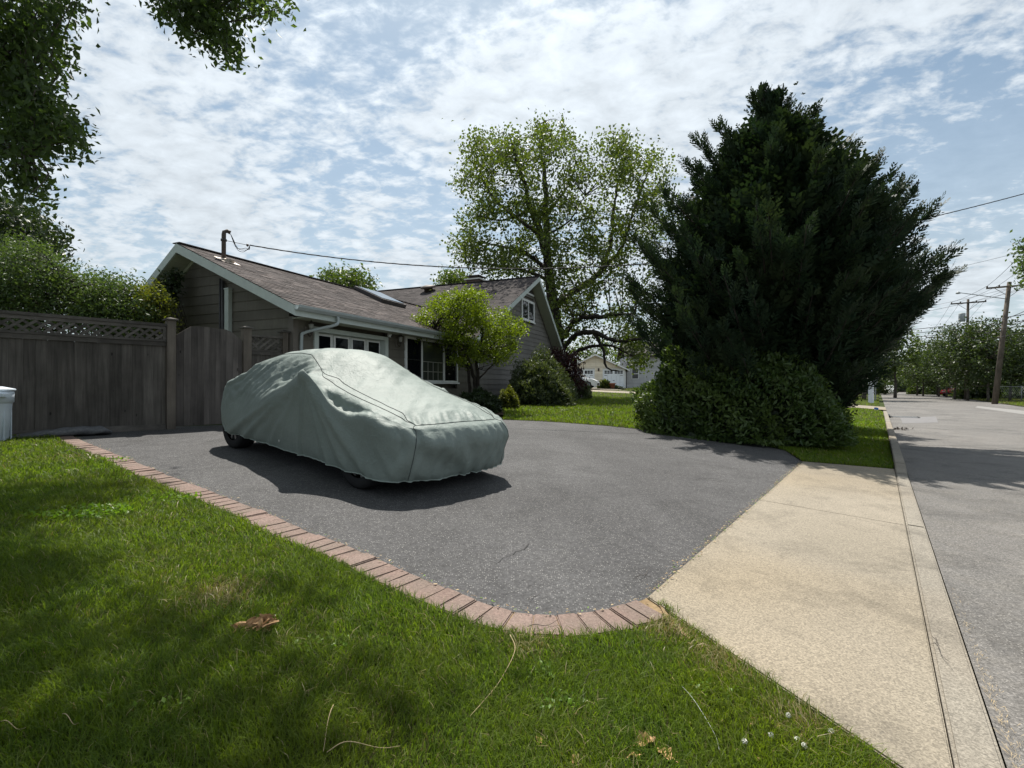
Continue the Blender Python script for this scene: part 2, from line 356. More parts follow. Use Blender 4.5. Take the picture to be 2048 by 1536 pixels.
def lathe(name, parent, prof, mat, seg=24, loc=(0, 0, 0), rot=None, smooth=True, caps=True):
    V, Fq = [], []
    for r, z in prof:
        for k in range(seg): a = 2 * math.pi * k / seg; V.append((r * math.cos(a), r * math.sin(a), z))
    for i in range(len(prof) - 1):
        for k in range(seg): k2 = (k + 1) % seg; Fq.append((i * seg + k, i * seg + k2, (i + 1) * seg + k2, (i + 1) * seg + k))
    me = mesh_py(name, V, Fq + ([tuple(range(seg))[::-1], tuple((len(prof) - 1) * seg + k for k in range(seg))] if caps else []), mat, smooth)
    o = obj(name, me, parent, loc)
    if rot: o.rotation_euler = rot
    return o
def copy_tree(o, parent=None):
    c = o.copy(); COL.objects.link(c); c.parent = parent
    if parent is not None: c.matrix_parent_inverse = o.matrix_parent_inverse.copy()
    for ch in list(o.children): copy_tree(ch, c)
    return c
KIDS = {}
def inpoly(P, poly):
    x, y = P[:, 0], P[:, 1]; r = np.zeros(len(P), bool); n = len(poly)
    for i in range(n):
        x1, y1 = poly[i]; x2, y2 = poly[(i + 1) % n]
        c = ((y1 > y) != (y2 > y)) & (x < (x2 - x1) * (y - y1) / (y2 - y1 + 1e-12) + x1); r ^= c
    return r
def unit(v): return v / (np.linalg.norm(v, axis=-1, keepdims=True) + 1e-9)
def leaf_arrays(C, size, rng, aspect=.5, normal=None, spread=1., axis=None, droop=.0):
    """two-triangle folded leaves at C: base, side, tip, side"""
    n = len(C); s = size * rng.uniform(.6, 1.3, n)[:, None]
    ax = unit(rng.normal(size=(n, 3)) + (axis if axis is not None else 0) + np.array([0, 0, -droop])) if True else None
    nn = rng.normal(size=(n, 3)) * spread
    if normal is not None: nn = nn + normal
    sd = unit(np.cross(ax, nn)); up = np.cross(sd, ax)
    b = C - ax * s * .5; t = C + ax * s * .5; w = s * aspect * .5
    l = C - sd * w + up * w * .35; r = C + sd * w + up * w * .35
    V = np.stack([b, l, t, r], 1).reshape(-1, 3); i = np.arange(n)[:, None] * 4
    Fc = np.concatenate([i + np.array([[0, 2, 1]]), i + np.array([[0, 3, 2]])])
    return V, Fc
def sheet(name, poly, mat, dz=0., kind='structure', cut=True, loc=None):
    """a flat-drawn outline laid over the sloping ground, dz above it"""
    bm = bmesh.new(); vs = [bm.verts.new((float(p[0]), float(p[1]), 0)) for p in poly]; bm.faces.new(vs)
    us = [U(*p[:2]) for p in poly]
    for uc in (0., 7., 24.):
        if min(us) < uc < max(us):
            p0 = RW(0, uc); bmesh.ops.bisect_plane(bm, geom=bm.verts[:] + bm.edges[:] + bm.faces[:], plane_co=(p0[0], p0[1], 0), plane_no=(rn[0], rn[1], 0))
    bmesh.ops.triangulate(bm, faces=bm.faces[:])
    bmesh.ops.recalc_face_normals(bm, faces=bm.faces[:])
    for f in bm.faces:
        if f.normal.z < 0: f.normal_flip()
    for v in bm.verts: v.co.z = gz(v.co.x, v.co.y) + dz
    me = bpy.data.meshes.new(name); bm.to_mesh(me); bm.free(); me.materials.append(MATS[mat])
    o = obj(name, me)
    if kind: o['kind'] = kind
    return o
# ------------------------------------------------------------------ the setting: ground, street, kerb, driveway, apron, lawns
def solid_sheet(name, poly, mat, dz, thick, parent=None, loc=(0, 0, 0), bevel=.006):
    o = sheet(name, poly, mat, dz, None); me = o.data; bm = bmesh.new(); bm.from_mesh(me)
    bmesh.ops.dissolve_limit(bm, angle_limit=.001, verts=bm.verts[:], edges=bm.edges[:])
    top = bm.faces[:]; r = bmesh.ops.extrude_face_region(bm, geom=top)
    for v in [g for g in r['geom'] if isinstance(g, bmesh.types.BMVert)]: v.co.z -= thick
    bmesh.ops.recalc_face_normals(bm, faces=bm.faces[:])
    if bevel:
        ed = [e for e in bm.edges if len(e.link_faces) == 2 and e.calc_face_angle(0) > .9 and min(v.co.z - gz(v.co.x, v.co.y) - dz for v in e.verts) > -thick * .5]
        bmesh.ops.bevel(bm, geom=ed, offset=bevel, segments=2, affect='EDGES', clamp_overlap=True)
    for v in bm.verts: v.co -= Vector(loc)
    bm.to_mesh(me); bm.free(); o.parent = parent
    if parent is None: o.location = loc
    return o
def Gx(px, py): return tuple(G(px, py)[:2])
gr = sheet('ground', [RW(-400, -400), RW(600, -400), RW(600, 400), RW(-400, 400)], 'ground_soil', -.05)
street = sheet('street', [RW(-60, -7.1), RW(420, -7.1), RW(420, 0), RW(-60, 0)], 'street_asphalt', -.03)
for v in street.data.vertices: v.co.z = 0.0
sheet('street_verge', [RW(-60, -16), RW(420, -16), RW(420, -7.1), RW(-60, -7.1)], 'turf_soil', .03)
# the paler resurfaced strip and the patch by the drain
def strip(name, poly, mat, dz): return sheet(name, poly, mat, dz)
strip('street_patch', [Gx(1800, 835), Gx(1872, 833), Gx(1876, 845), Gx(1805, 847)], 'patch_asphalt', .004)
strip('road_marking', [Gx(1955, 812), Gx(2070, 824), Gx(2070, 832), Gx(1950, 815)], 'road_paint', .004)
strip('side_street', [RW(33.6, .0), RW(33.6, 60), RW(38.5, 60), RW(38.5, .0)], 'concrete', .035)
S_IN = np.array([(147, 874), (188, 893), (276, 928), (349, 958), (451.6, 996), (557, 1037), (610, 1065), (698, 1095), (762, 1123), (830, 1155), (915, 1190), (996, 1221), (1051, 1235), (1122, 1239), (1199, 1228), (1262, 1212), (1292, 1199)])
inner = np.array([G(*p)[:2] for p in S_IN])
inner = np.vstack([inner[0] + (inner[0] - inner[1]) / np.linalg.norm(inner[0] - inner[1]) * .9, inner])
def resample(P, step):
    d = np.r_[0, np.cumsum(np.linalg.norm(np.diff(P, axis=0), axis=1))]; n = int(d[-1] / step); s = np.linspace(0, d[-1], n + 1)
    Q = np.stack([np.interp(s, d, P[:, k]) for k in range(2)], 1); return Q
fine = resample(inner, .05)
for _ in range(14): fine[1:-1] = (fine[:-2] + 2 * fine[1:-1] + fine[2:]) / 4
tan = np.gradient(fine, axis=0); tan = unit(tan); nrm = np.stack([tan[:, 1], -tan[:, 0]], 1)     # towards the lawn
if ((fine[len(fine) // 2] + nrm[len(fine) // 2]) - np.array([0, 0])) @ rn > fine[len(fine) // 2] @ rn + 9: nrm = -nrm
Bp = G(1292, 1199)[:2]; Ap = G(1605, 925)[:2]
C0 = np.array([-4.33, 9.9]); dh = np.array([.392, .92]); nh = np.array([-.92, .392])
def HW(t, w): p = C0 + t * dh + w * nh; return (p[0], p[1])
lawn_edge = [Gx(1005, 840), Gx(1060, 842), Gx(1130, 846), Gx(1210, 852), Gx(1300, 861), Gx(1400, 872), Gx(1500, 885), Gx(1570, 902)]
outer = fine + nrm * .215
# driveway
dw = [tuple(p) for p in fine] + [tuple(Ap)] + lawn_edge[::-1] + [(-1.3, 12.9), HW(3.5, -.1), HW(3.3, .4), HW(0, .4), (-4.7, 9.6), (-6.0, 8.6), (-7.2, 7.2)]
sheet('driveway', dw, 'driveway_asphalt', .006)
def crack(pts, w=.0035):
    P = np.array([G(*p)[:2] for p in pts]); P = resample(P, .06); P[1:-1] += RNG.normal(0, .012, (len(P) - 2, 2)); n = len(P)
    T = unit(np.gradient(P, axis=0)); Nn = np.stack([-T[:, 1], T[:, 0]], 1); ww = w * RNG.uniform(.4, 1.3, n)[:, None]; ww[0] = ww[-1] = .0008
    A = P + Nn * ww; Bb = P - Nn * ww
    V = [(a[0], a[1], gz(*a) + .010) for a in A] + [(b[0], b[1], gz(*b) + .010) for b in Bb]
    tag(obj('pavement_crack', mesh_py('pavement_crack', V, [(i, i + 1, n + i + 1, n + i) for i in range(n - 1)], 'crack_tar')), kind='structure')
for c in ([(330, 945), (395, 940), (455, 936)], [(990, 1130), (1020, 1112), (1050, 1098), (1058, 1088)], [(1030, 866), (1130, 874), (1240, 882)], [(1025, 852), (1120, 862), (1230, 866)],
          [(280, 893), (370, 886), (430, 883)], [(1380, 960), (1450, 955), (1540, 960)]): crack(c)
# lawns: soil sheet below, blades added later
lawn_left = [tuple(p) for p in outer[::-1]] + [(-7.6, 6.8), (-9.5, 4.4), RW(-6, 8.5), RW(-6, .16), RW(1.9, .16), RW(2.1, .35), tuple(Bp + np.array([.03, -.06]))]
lawn_left = lawn_left[::-1]
ll = sheet('lawn', lawn_left, 'turf_soil', .012)
lawn_right = lawn_edge + [tuple(Ap + .03), RW(9.72, .16), RW(20, .16), RW(31.6, .16), RW(32.9, .5), RW(33.4, 1.6), RW(33.4, 19), HW(19, 1), (4.3, 27), (2.4, 22.6), (.9, 19.4), (-.4, 16.5), (-.2, 13.4)]
sheet('lawn', lawn_right, 'turf_soil', .012)
lawn_far = [RW(38.9, .3), RW(60, .3), RW(140, .3), RW(140, 30), RW(46, 30), RW(46, 19), RW(38.9, 19)]
sheet('lawn', lawn_far, 'turf_soil', .012)
bed = [(-.2, 13.4), (-.4, 16.5), (.9, 19.4), (2.4, 22.6), (4.3, 27), HW(19, .4), HW(16, .3), HW(3.5, .3), HW(3.4, -.25), (-1.35, 12.9)]
sheet('planting_bed', bed[::-1], 'mulch', .016)
sheet('soil_edge', [tuple(Bp + np.array([.05, -.05])), RW(2.62, 1.25), RW(2.08, .4), RW(1.86, .16), RW(2.02, .2), RW(2.5, 1.2)], 'sand_dirt', .018)
# concrete apron and kerb
sj = float(G(1600, 1016)[:2] @ rd)
apr = thing('concrete_apron', 'pale concrete driveway apron running between asphalt and street kerb', 'driveway apron', (*RW(5, .8), gz(*RW(5, .8))))
apr['kind'] = 'structure'; del apr['category']
L0 = tuple(apr.location)
def lerp_flare(u, near):
    (s0, u0), (s1, u1) = ((2.73, 1.405), (2.02, .155)) if near else ((9.16, 1.32), (9.70, .155))
    return s0 + (s1 - s0) * (u - u0) / (u1 - u0)
uB = lambda s: 1.405 + (1.32 - 1.405) * (s - 2.73) / (9.16 - 2.73)
solid_sheet('concrete_slab', [RW(2.02, (.1525)), RW(sj - .004, (.1525)), RW(sj - .06, uB(sj)), RW(2.73, 1.405)], 'concrete', .022, .10, apr, L0)
solid_sheet('concrete_slab', [RW(sj + .004, (.1525)), RW(9.70, (.1525)), RW(9.16, 1.32), RW(sj - .052, uB(sj))], 'concrete', .020, .10, apr, L0)
kerb = thing('kerb', None, None, (*RW(5, .07), 0)); kerb['kind'] = 'structure'; K0 = tuple(kerb.location)
def kerb_piece(s0, s1, h0, h1):
    V = []
    for s, h in ((s0, h0), (s1, h1)):
        for u, z in ((0.012, h), (.147, h + .006), (.147, -.12), (0.0, -.12)): x, y = RW(s, u); V.append((x - K0[0], y - K0[1], z + .0))
    me = mesh_py('kerb_stone', V, [(3, 2, 1, 0), (4, 5, 6, 7), (0, 1, 5, 4), (1, 2, 6, 5), (3, 0, 4, 7), (2, 3, 7, 6)], 'curb_concrete')
    bm = bmesh.new(); bm.from_mesh(me); bmesh.ops.recalc_face_normals(bm, faces=bm.faces[:])
    bmesh.ops.bevel(bm, geom=[e for e in bm.edges if min(v.co.z for v in e.verts) > -.05], offset=.012, segments=2, affect='EDGES', clamp_overlap=True)
    bm.to_mesh(me); bm.free(); obj('kerb_stone', me, kerb)
for a, b, h0, h1 in ((-6, -1.6, .11, .11), (-1.59, 2.0, .11, .032), (2.006, sj, .032, .032), (sj + .012, 9.2, .032, .032), (9.206, 9.9, .032, .10), (9.906, 13.4, .10, .11), (13.406, 17, .11, .11), (17.006, 21, .11, .11), (21.006, 26, .11, .11), (26.006, 31.8, .11, .06)): kerb_piece(a, b, h0, h1)
# brick border: every paver its own block
bb = thing('brick_border', 'curved border of reddish brick pavers between lawn and asphalt driveway', 'brick border', (*fine[len(fine) // 2], gz(*fine[len(fine) // 2])))
d = np.r_[0, np.cumsum(np.linalg.norm(np.diff(fine, axis=0), axis=1))]
pos = 0.0
def along(x): return np.array([np.interp(x, d, fine[:, q]) for q in range(2)]), unit(np.array([np.interp(x, d, nrm[:, q]) for q in range(2)]))
BL0 = np.array(bb.location)
while pos < d[-1] - .1:
    w = float(RNG.choice([.098, .104, .11, .104])); g = .0016; (p0, n0), (p1, n1) = along(pos + g), along(min(pos + w - g, d[-1])); o0, o1_ = .004 + RNG.normal(0, .002), .212 + RNG.normal(0, .004)
    cs = [p0 + n0 * o0, p1 + n1 * o0, p1 + n1 * o1_, p0 + n0 * o1_]; lift = .020 + RNG.normal(0, .0025); tl = RNG.normal(0, .0025, 4)
    top = [(c[0] - BL0[0], c[1] - BL0[1], gz(*c) + lift + t - BL0[2]) for c, t in zip(cs, tl)]; bot = [(c[0] - BL0[0], c[1] - BL0[1], gz(*c) - .05 - BL0[2]) for c in cs]
    me = mesh_py('brick', top + bot, [(0, 1, 2, 3), (7, 6, 5, 4), (0, 4, 5, 1), (1, 5, 6, 2), (2, 6, 7, 3), (3, 7, 4, 0)], 'brick_paver'); bm = bmesh.new(); bm.from_mesh(me); bmesh.ops.recalc_face_normals(bm, faces=bm.faces[:])
    bmesh.ops.bevel(bm, geom=[e for e in bm.edges if sum(v.index < 4 for v in e.verts) == 2], offset=.006, segments=2, affect='EDGES'); bm.to_mesh(me); bm.free(); obj('brick', me, bb); pos += w
jn = [tuple(p + n * .0) for p, n in zip(fine, nrm)] + [tuple(p + n * .214) for p, n in zip(fine[::-1], nrm[::-1])]
sheet('joint_sand', jn, 'sand_dirt', .008)
# storm drain: cast iron grate with bars in the gutter
g0 = np.array(RW(float(G(1836, 835)[:2] @ rd), -.55)); ga = math.atan2(rd[1], rd[0])
dr = thing('storm_drain', 'cast iron storm drain grate set in the street beside the kerb', 'drain grate', (g0[0], g0[1], 0.0), ga)
for y in (-.45, .45): box('frame_bar', dr, (-.5, y - .04, .006), (.5, y + .04, .022), 'grate_iron')
for q in range(8): x = -.42 + q * .116; box('grate_bar', dr, (x - .03, -.41, .006), (x + .03, .41, .020), 'sign_back' if q % 2 == 0 else 'grate_iron')
inl = np.array(RW(float(g0 @ rd) - .1, -.02))
box('drain_inlet', dr, (-.9, .50, .006), (.5, .56, .09), 'car_trim')

# ------------------------------------------------------------------ the covered car
W1 = G(711, 979); W2 = G(463, 897)
fw = unit((W1 - W2)[:2]); lf = np.array([-fw[1], fw[0]]); mid = (W1 + W2)[:2] / 2 + lf * .82
slope = (W1[2] - W2[2]) / np.linalg.norm((W1 - W2)[:2])
FX = unit(np.array([fw[0], fw[1], slope])); LY = np.array([lf[0], lf[1], 0.]); UZ = np.cross(FX, LY)
CARM = Matrix(((FX[0], LY[0], UZ[0]), (FX[1], LY[1], UZ[1]), (FX[2], LY[2], UZ[2])))
CARO = (mid[0], mid[1], gz(*mid) + .004)
def car_thing(name, label, cat):
    t = thing(name, label, cat, CARO); t.rotation_euler = CARM.to_euler(); return t
# station: hem, ridge, belt, edge (x,y,z each), spine (x,z); rear centre round the near side to the front centre
ST = [
 ((-1.90, 0, 0.268), (-1.97, 0, .60), (-1.93, 0, .80), (-1.80, 0, .905), (-1.50, .985)),
 ((-1.88, -.42, 0.268), (-1.95, -.44, .60), (-1.90, -.44, .80), (-1.78, -.42, .90), (-1.48, .985)),
 ((-1.79, -.74, 0.258), (-1.85, -.76, .58), (-1.80, -.72, .80), (-1.70, -.62, .89), (-1.44, .99)),
 ((-1.60, -.86, 0.233), (-1.67, -.87, .50), (-1.62, -.84, .81), (-1.55, -.70, .92), (-1.38, 1.01)),
 ((-1.42, -.835, 0.213), (-1.42, -.888, .33), (-1.38, -.85, .83), (-1.32, -.70, 1.00), (-1.22, 1.11)),
 ((-1.0, -.835, 0.198), (-1.0, -.90, .45), (-1.0, -.838, .86), (-.98, -.62, 1.18), (-.95, 1.26)),
 ((-.6, -.84, 0.193), (-.6, -.915, .60), (-.6, -.83, .895), (-.6, -.565, 1.275), (-.6, 1.345)),
 ((-.2, -.845, 0.190), (-.2, -.925, .755), (-.2, -.815, .945), (-.2, -.55, 1.30), (-.2, 1.385)),
 ((.08, -.85, 0.188), (.08, -.93, .865), (.08, -.80, .985), (.06, -.56, 1.285), (.1, 1.375)),
 ((.30, -.855, 0.185), (.30, -.935, .945), (.29, -.80, 1.03), (.27, -.60, 1.19), (.32, 1.335)),
 ((.48, -.855, 0.183), (.48, -.94, 1.015), (.47, -.83, 1.06), (.46, -.645, 1.095), (.5, 1.27)),
 ((.62, -.855, 0.181), (.62, -.945, 1.065), (.61, -.89, 1.085), (.62, -.675, 1.035), (.66, 1.20)),
 ((.80, -.855, 0.178), (.80, -.93, .95), (.80, -.84, .93), (.80, -.69, .968), (.82, 1.115)),
 ((1.05, -.85, 0.173), (1.05, -.91, .76), (1.05, -.82, .785), (1.05, -.69, .905), (1.06, 1.005)),
 ((1.30, -.845, 0.163), (1.30, -.895, .665), (1.30, -.805, .755), (1.30, -.685, .852), (1.30, .94)),
 ((1.55, -.835, 0.153), (1.55, -.87, .68), (1.55, -.795, .765), (1.54, -.67, .803), (1.52, .885)),
 ((1.76, -.82, 0.148), (1.78, -.845, .62), (1.76, -.775, .715), (1.74, -.65, .755), (1.66, .84)),
 ((1.93, -.79, 0.153), (1.98, -.77, .54), (1.93, -.71, .655), (1.88, -.615, .70), (1.74, .805)),
 ((2.0, -.63, 0.148), (2.08, -.62, .48), (2.04, -.59, .61), (1.965, -.55, .668), (1.78, .79)),
 ((2.03, -.34, 0.133), (2.14, -.35, .46), (2.10, -.35, .61), (2.01, -.34, .676), (1.80, .788)),
 ((2.03, 0, 0.123), (2.15, 0, .46), (2.11, 0, .61), (2.02, 0, .682), (1.80, .788))]
def catmull(P, n):
    P = np.asarray(P, float); out = []
    Q = np.concatenate([[2 * P[0] - P[1]], P, [2 * P[-1] - P[-2]]])
    for i in range(1, len(Q) - 2):
        for t in np.linspace(0, 1, n, endpoint=False):
            a, b, c, e = Q[i - 1], Q[i], Q[i + 1], Q[i + 2]
            out.append(.5 * (2 * b + (c - a) * t + (2 * a - 5 * b + 4 * c - e) * t * t + (3 * b - a - 3 * c + e) * t ** 3))
    out.append(P[-1]); return np.array(out)
NS = 14
half = np.array([[*h, *r, *b, *e, s[0], 0., s[1]] for h, r, b, e, s in ST])
mirr = half * np.array([1, -1, 1] * 5)
for q_ in range(8, 13): mirr[q_, 5] = min(mirr[q_, 5], .86); mirr[q_, 8] = min(mirr[q_, 8], .93); mirr[q_, 4] = min(mirr[q_, 4], .90)
full = np.concatenate([half, mirr[::-1][1:-1]])
# closed ring: interpolate with wrap-around
nfull = len(full); ext = np.concatenate([full[-2:], full, full[:3]]); ring = []
for i in range(nfull):
    a, b, c, e = ext[i + 1], ext[i + 2], ext[i + 3], ext[i + 4]
    for t in np.linspace(0, 1, NS, endpoint=False):
        ring.append(.5 * (2 * b + (c - a) * t * .9 + (2 * a - 5 * b + 4 * c - e) * t * t + (3 * b - a - 3 * c + e) * t ** 3) if False else
                    b + (c - b) * (t * t * (3 - 2 * t)) * .45 + (c - b) * t * .55)
ring = np.array(ring); nr_ = len(ring)
for _ in range(5): ring = (np.roll(ring, 1, 0) + 2 * ring + np.roll(ring, -1, 0)) / 4
RIBS = ring.reshape(nr_, 5, 3)
def rib(R5):
    h, r, b, e, s = R5; m = np.array([2 * s[0] - e[0], -e[1], e[2]])
    ctl = np.array([2 * h - r, h, r, b, e, s, m]); out = []
    for seg, n in ((1, 16), (2, 10), (3, 12), (4, 18)):
        a, p, q, w = ctl[seg - 1], ctl[seg], ctl[seg + 1], ctl[seg + 2]; k = (.35, .42, .5, .5)[seg - 1]
        for t in np.linspace(0, 1, n, endpoint=False):
            m0 = (q - a) * k; m1 = (w - p) * k
            if seg == 1: m0 = (q - p); m1 = (q - p) * .75 + (w - p) * .12
            if seg == 4: m1 = np.array([(s - e)[0] * .5, (s - e)[1] * 1.0, 0.])
            t2, t3 = t * t, t ** 3
            out.append((2 * t3 - 3 * t2 + 1) * p + (t3 - 2 * t2 + t) * m0 + (-2 * t3 + 3 * t2) * q + (t3 - t2) * m1)
    out.append(s); return np.array(out)
grid = np.array([rib(r) for r in RIBS])                       # nr_ x 57 x 3
NC = grid.shape[1]; iR, iB, iE = 16, 26, 38
def gnormal(g):
    du = np.roll(g, -1, 0) - np.roll(g, 1, 0); dv = np.gradient(g, axis=1); n = unit(np.cross(du, dv))
    return n
Nn = gnormal(grid)
if (Nn[:, 8] * (grid[:, 8] - np.array([0, 0, .5]))).sum() < 0: Nn = -Nn
rg = np.random.default_rng(5)
def snoise(a, b, f, k=7):
    o = 0
    for i in range(k):
        th = rg.uniform(0, 2 * np.pi); ff = f * rg.uniform(.6, 1.7); o = o + np.sin((a * np.cos(th) + b * np.sin(th)) * ff + rg.uniform(0, 7))
    return o / math.sqrt(k)
def snoise1(a, f, k=6):
    o = 0
    for i in range(k): o = o + np.sin(a * f * rg.uniform(.5, 1.8) + rg.uniform(0, 7))
    return o / math.sqrt(k)
X, Y, Z = grid[..., 0], grid[..., 1], grid[..., 2]; vv = np.arange(NC)[None, :] * np.ones((nr_, 1))
def sm(a, b, x): t = np.clip((x - a) / (b - a), 0, 1); return t * t * (3 - 2 * t)
disp = np.zeros(X.shape)
sidef = sm(.45, .75, np.abs(Y)); frontf = sm(1.85, 2.02, X); rearf = sm(1.65, 1.85, -X)
low = 1 - sm(iR - 3, iR + 3, vv)
# taut radial folds from the mirror over the lower panel
for (hx, hz, amp, wd_) in ((-.95, .22, .032, .020), (.40, .21, .034, .022), (-.30, .2, .016, .03), (.95, .2, .026, .035), (1.28, .2, .034, .045), (1.60, .2, .036, .05), (-1.32, .25, .030, .022), (-.62, .22, .012, .03)):
    ax_, az = hx - .62, hz - 1.05; ln = math.hypot(ax_, az); ux, uz = ax_ / ln, az / ln
    dx_, dz_ = X - .62, Z - 1.05; tt = dx_ * ux + dz_ * uz; pr = dx_ * uz - dz_ * ux
    disp += amp * np.exp(-(pr / (wd_ * (.45 + tt))) ** 2) * sm(.02, .25, tt) * sidef * low * (1 - frontf) * (Y < 0)
# loose folds from the roof seam down and backwards over the side windows
win = sm(iR + 1, iB - 2, vv) * (1 - sm(iE - 3, iE, vv)) * sidef
q = X * .50 - Z * .87; al = X * .87 + Z * .50
fold = np.abs(snoise1(q + .05 * np.sin(al * 5 + 1), 34, 5)); disp += (.034 * (np.clip(fold, 0, 1.6) - .6)) * win * (1 - sm(.2, .55, X)) * sm(-1.75, -1.3, X)
disp += .0065 * snoise(X * .7 + Z * .5, Z - .3 * X, 52, 9) * win
# the sagging pocket above the front wheel
pk = np.exp(-((X - 1.08) / .22) ** 2) * np.exp(-((vv - (iB + 1)) / 6.) ** 2) * sidef; disp -= .045 * pk; disp += .012 * pk * snoise(X * 1.2, Z, 26, 6)
# hanging folds on the front panel, and the gathered hem
fy = np.abs(snoise1(Y + .04 * np.sin(Z * 9), 17, 5)); disp += .024 * (fy - .6) * frontf * (1 - sm(iB - 2, iE - 1, vv)) * sm(-1, 8, vv)
disp += .012 * snoise(X * .4 + Y, Z * .5, 26, 7) * frontf * (1 - sm(iR, iE, vv))
per = np.cumsum(np.r_[0, np.linalg.norm(np.diff(grid[:, 0], axis=0), axis=1)])[:, None]
pinch = np.exp(-vv / 2.6) * (.4 * sidef + frontf + rearf); disp += .012 * snoise1(per + 0 * vv, 42, 7) * pinch - .02 * np.exp(-vv / 1.6)
wheelp = np.exp(-((X - 1.72) / .22) ** 2) + .7 * np.exp(-((X + 1.45) / .14) ** 2)
disp += .018 * snoise1(X * 1.0 + .8 * Z, 34, 6) * wheelp * (1 - sm(2, 14, vv)) * sidef
rd3 = lambda f, k=7: (1 - np.clip(np.abs(snoise(X + .6 * Y, Z + .5 * Y - .25 * X, f, k)), 0, 1)) ** 4
sp_ = sidef + frontf + rearf; sp_ = np.clip(sp_, 0, 1); disp += (.006 * rd3(6) + .003 * rd3(15)) * sp_ * (1 - sm(iB - 2, iB + 2, vv))
disp += .006 * rd3(16) * topf0 if False else 0
disp += .010 * snoise(X, Y * 1.4 + Z, 9, 7) * (1 - sm(iB, iE, vv)) * (.5 + .5 * rearf)
# faint drag wrinkles on screen and bonnet, puckers behind the front seam and by the mirror
topf = sm(iE + 1, iE + 5, vv); disp += .0035 * snoise1(X * .8 + Y * .7, 24, 6) * topf + .002 * snoise(X, Y, 30, 8) * topf
pu = np.exp(-((X - 1.90) / .10) ** 2) * sm(iE - 2, iE + 2, vv) * (1 - sm(iE + 8, iE + 14, vv)); disp += .010 * snoise1(Y + .4 * X, 42, 6) * pu
pm_ = np.exp(-((X - .42) / .14) ** 2) * sm(iB, iE, vv) * (1 - sm(iE + 3, iE + 8, vv)) * sidef; disp += .012 * snoise1(X, 40, 4) * pm_
grid2 = grid + Nn * disp[..., None]
# mirror housing pushing through
mm = np.exp(-(((X - .60) / .10) ** 2 + ((Z - 1.06) / .075) ** 2)) * (Y < -.6); grid2 = grid2 + np.stack([0 * X, np.sign(Y) * .055 * mm, .012 * mm], -1)
dn = .006 * snoise1(per + 0 * vv, 9, 5) * np.exp(-vv / 6.); grid2[..., 2] += dn * (1 + 0 * Z)
idx = np.arange(nr_)[:, None] * NC + np.arange(NC - 1)[None, :]; idn = ((np.arange(nr_) + 1) % nr_)[:, None] * NC + np.arange(NC - 1)[None, :]
Fq = np.stack([idx, idn, idn + 1, idx + 1], -1).reshape(-1, 4)
cover = car_thing('car_cover', 'pale sage green fabric cover draped over the car on the driveway', 'car cover')
cm = mesh_np('cover_cloth', grid2.reshape(-1, 3), Fq, 'cover_cloth', True)
bm = bmesh.new(); bm.from_mesh(cm); bmesh.ops.remove_doubles(bm, verts=bm.verts[:], dist=.0004); bmesh.ops.recalc_face_normals(bm, faces=bm.faces[:])
bm.to_mesh(cm); bm.free()
for p in cm.polygons: p.use_smooth = True
obj('cloth', cm, cover)
Nn2 = gnormal(grid2); Nn2 = np.where(((Nn2 * Nn).sum(-1) < 0)[..., None], -Nn2, Nn2)
def seam(pts, r=.0032, mat='cover_piping'): tubes('piping', [(pts, np.full(len(pts), r))], mat, cover, seg=5)
side = np.where((ring[:, 1] < -.0) & (ring[:, 9] > -1.68))[0]; side2 = np.where((ring[:, 1] > .0) & (ring[:, 9] > -1.68))[0]
for s_ in (side, side2):
    s_ = s_[np.abs(grid[s_, iE, 1]) > .545]; s_ = s_[grid[s_, iE, 0] < 1.97]
    o_ = np.argsort(grid2[s_, iE, 0]); s_ = s_[o_]; seam(grid2[s_, iE] + Nn2[s_, iE] * .002)
    s3 = s_[grid[s_, iE, 0] > .43]; w_ = sm(.43, .7, grid[s3, iE, 0]) * (1 - sm(1.75, 1.95, grid[s3, iE, 0])) * 3.2
    ks = iE + w_; k0 = ks.astype(int); fr = (ks - k0)[:, None]; seam((grid2[s3, k0] * (1 - fr) + grid2[s3, k0 + 1] * fr) + Nn2[s3, k0] * .002)
fr_ = np.where((grid[:, iE, 0] > 1.955))[0]; fr_ = fr_[np.argsort(grid[fr_, iE, 1])]; seam(grid2[fr_, iE] + Nn2[fr_, iE] * .002)
for sg in (-1, 1):
    c_ = np.argmin(np.abs(grid[:, 20, 1] - sg * .64) + (grid[:, 20, 0] < 1.7) * 9); seam(grid2[c_, 1:iE + 1] + Nn2[c_, 1:iE + 1] * .002)
hem = np.concatenate([grid2[:, 0], grid2[:1, 0]]); tubes('hem', [(hem, np.full(len(hem), .006))], 'cover_hem', cover, seg=5)
lathe('grommet', cover, [(.004, -.004), (.012, -.004), (.014, 0), (.012, .004), (.004, .004)], 'grommet_metal', 12, (.05, -.912, .30), (math.pi / 2, 0, 0))
# the car below: dark lower body and four wheels
car = car_thing('parked_car', 'low two door car parked beneath the fabric cover with only wheels showing', 'car')
gb = grid * np.array([.955, .83, 1.]); gb[..., 2] -= np.where(gb[..., 2] > .35, .085, 0.); gb = gb[::3, 1:]; gb[..., 2] = np.where(np.arange(gb.shape[1])[None, :] < 1, .24, gb[..., 2]); gb[:, 0, 2] = .25
n1, n2 = gb.shape[:2]; i1 = np.arange(n1)[:, None] * n2 + np.arange(n2 - 1)[None, :]; i2 = ((np.arange(n1) + 1) % n1)[:, None] * n2 + np.arange(n2 - 1)[None, :]
Fb = np.stack([i1, i2, i2 + 1, i1 + 1], -1).reshape(-1, 4); Vb = gb.reshape(-1, 3); cidx = len(Vb)
Vb = np.concatenate([Vb, [[0, 0, .21]]]); capf = np.stack([np.full(n1, cidx), ((np.arange(n1) + 1) % n1) * n2, np.arange(n1) * n2, np.full(n1, cidx)], -1)
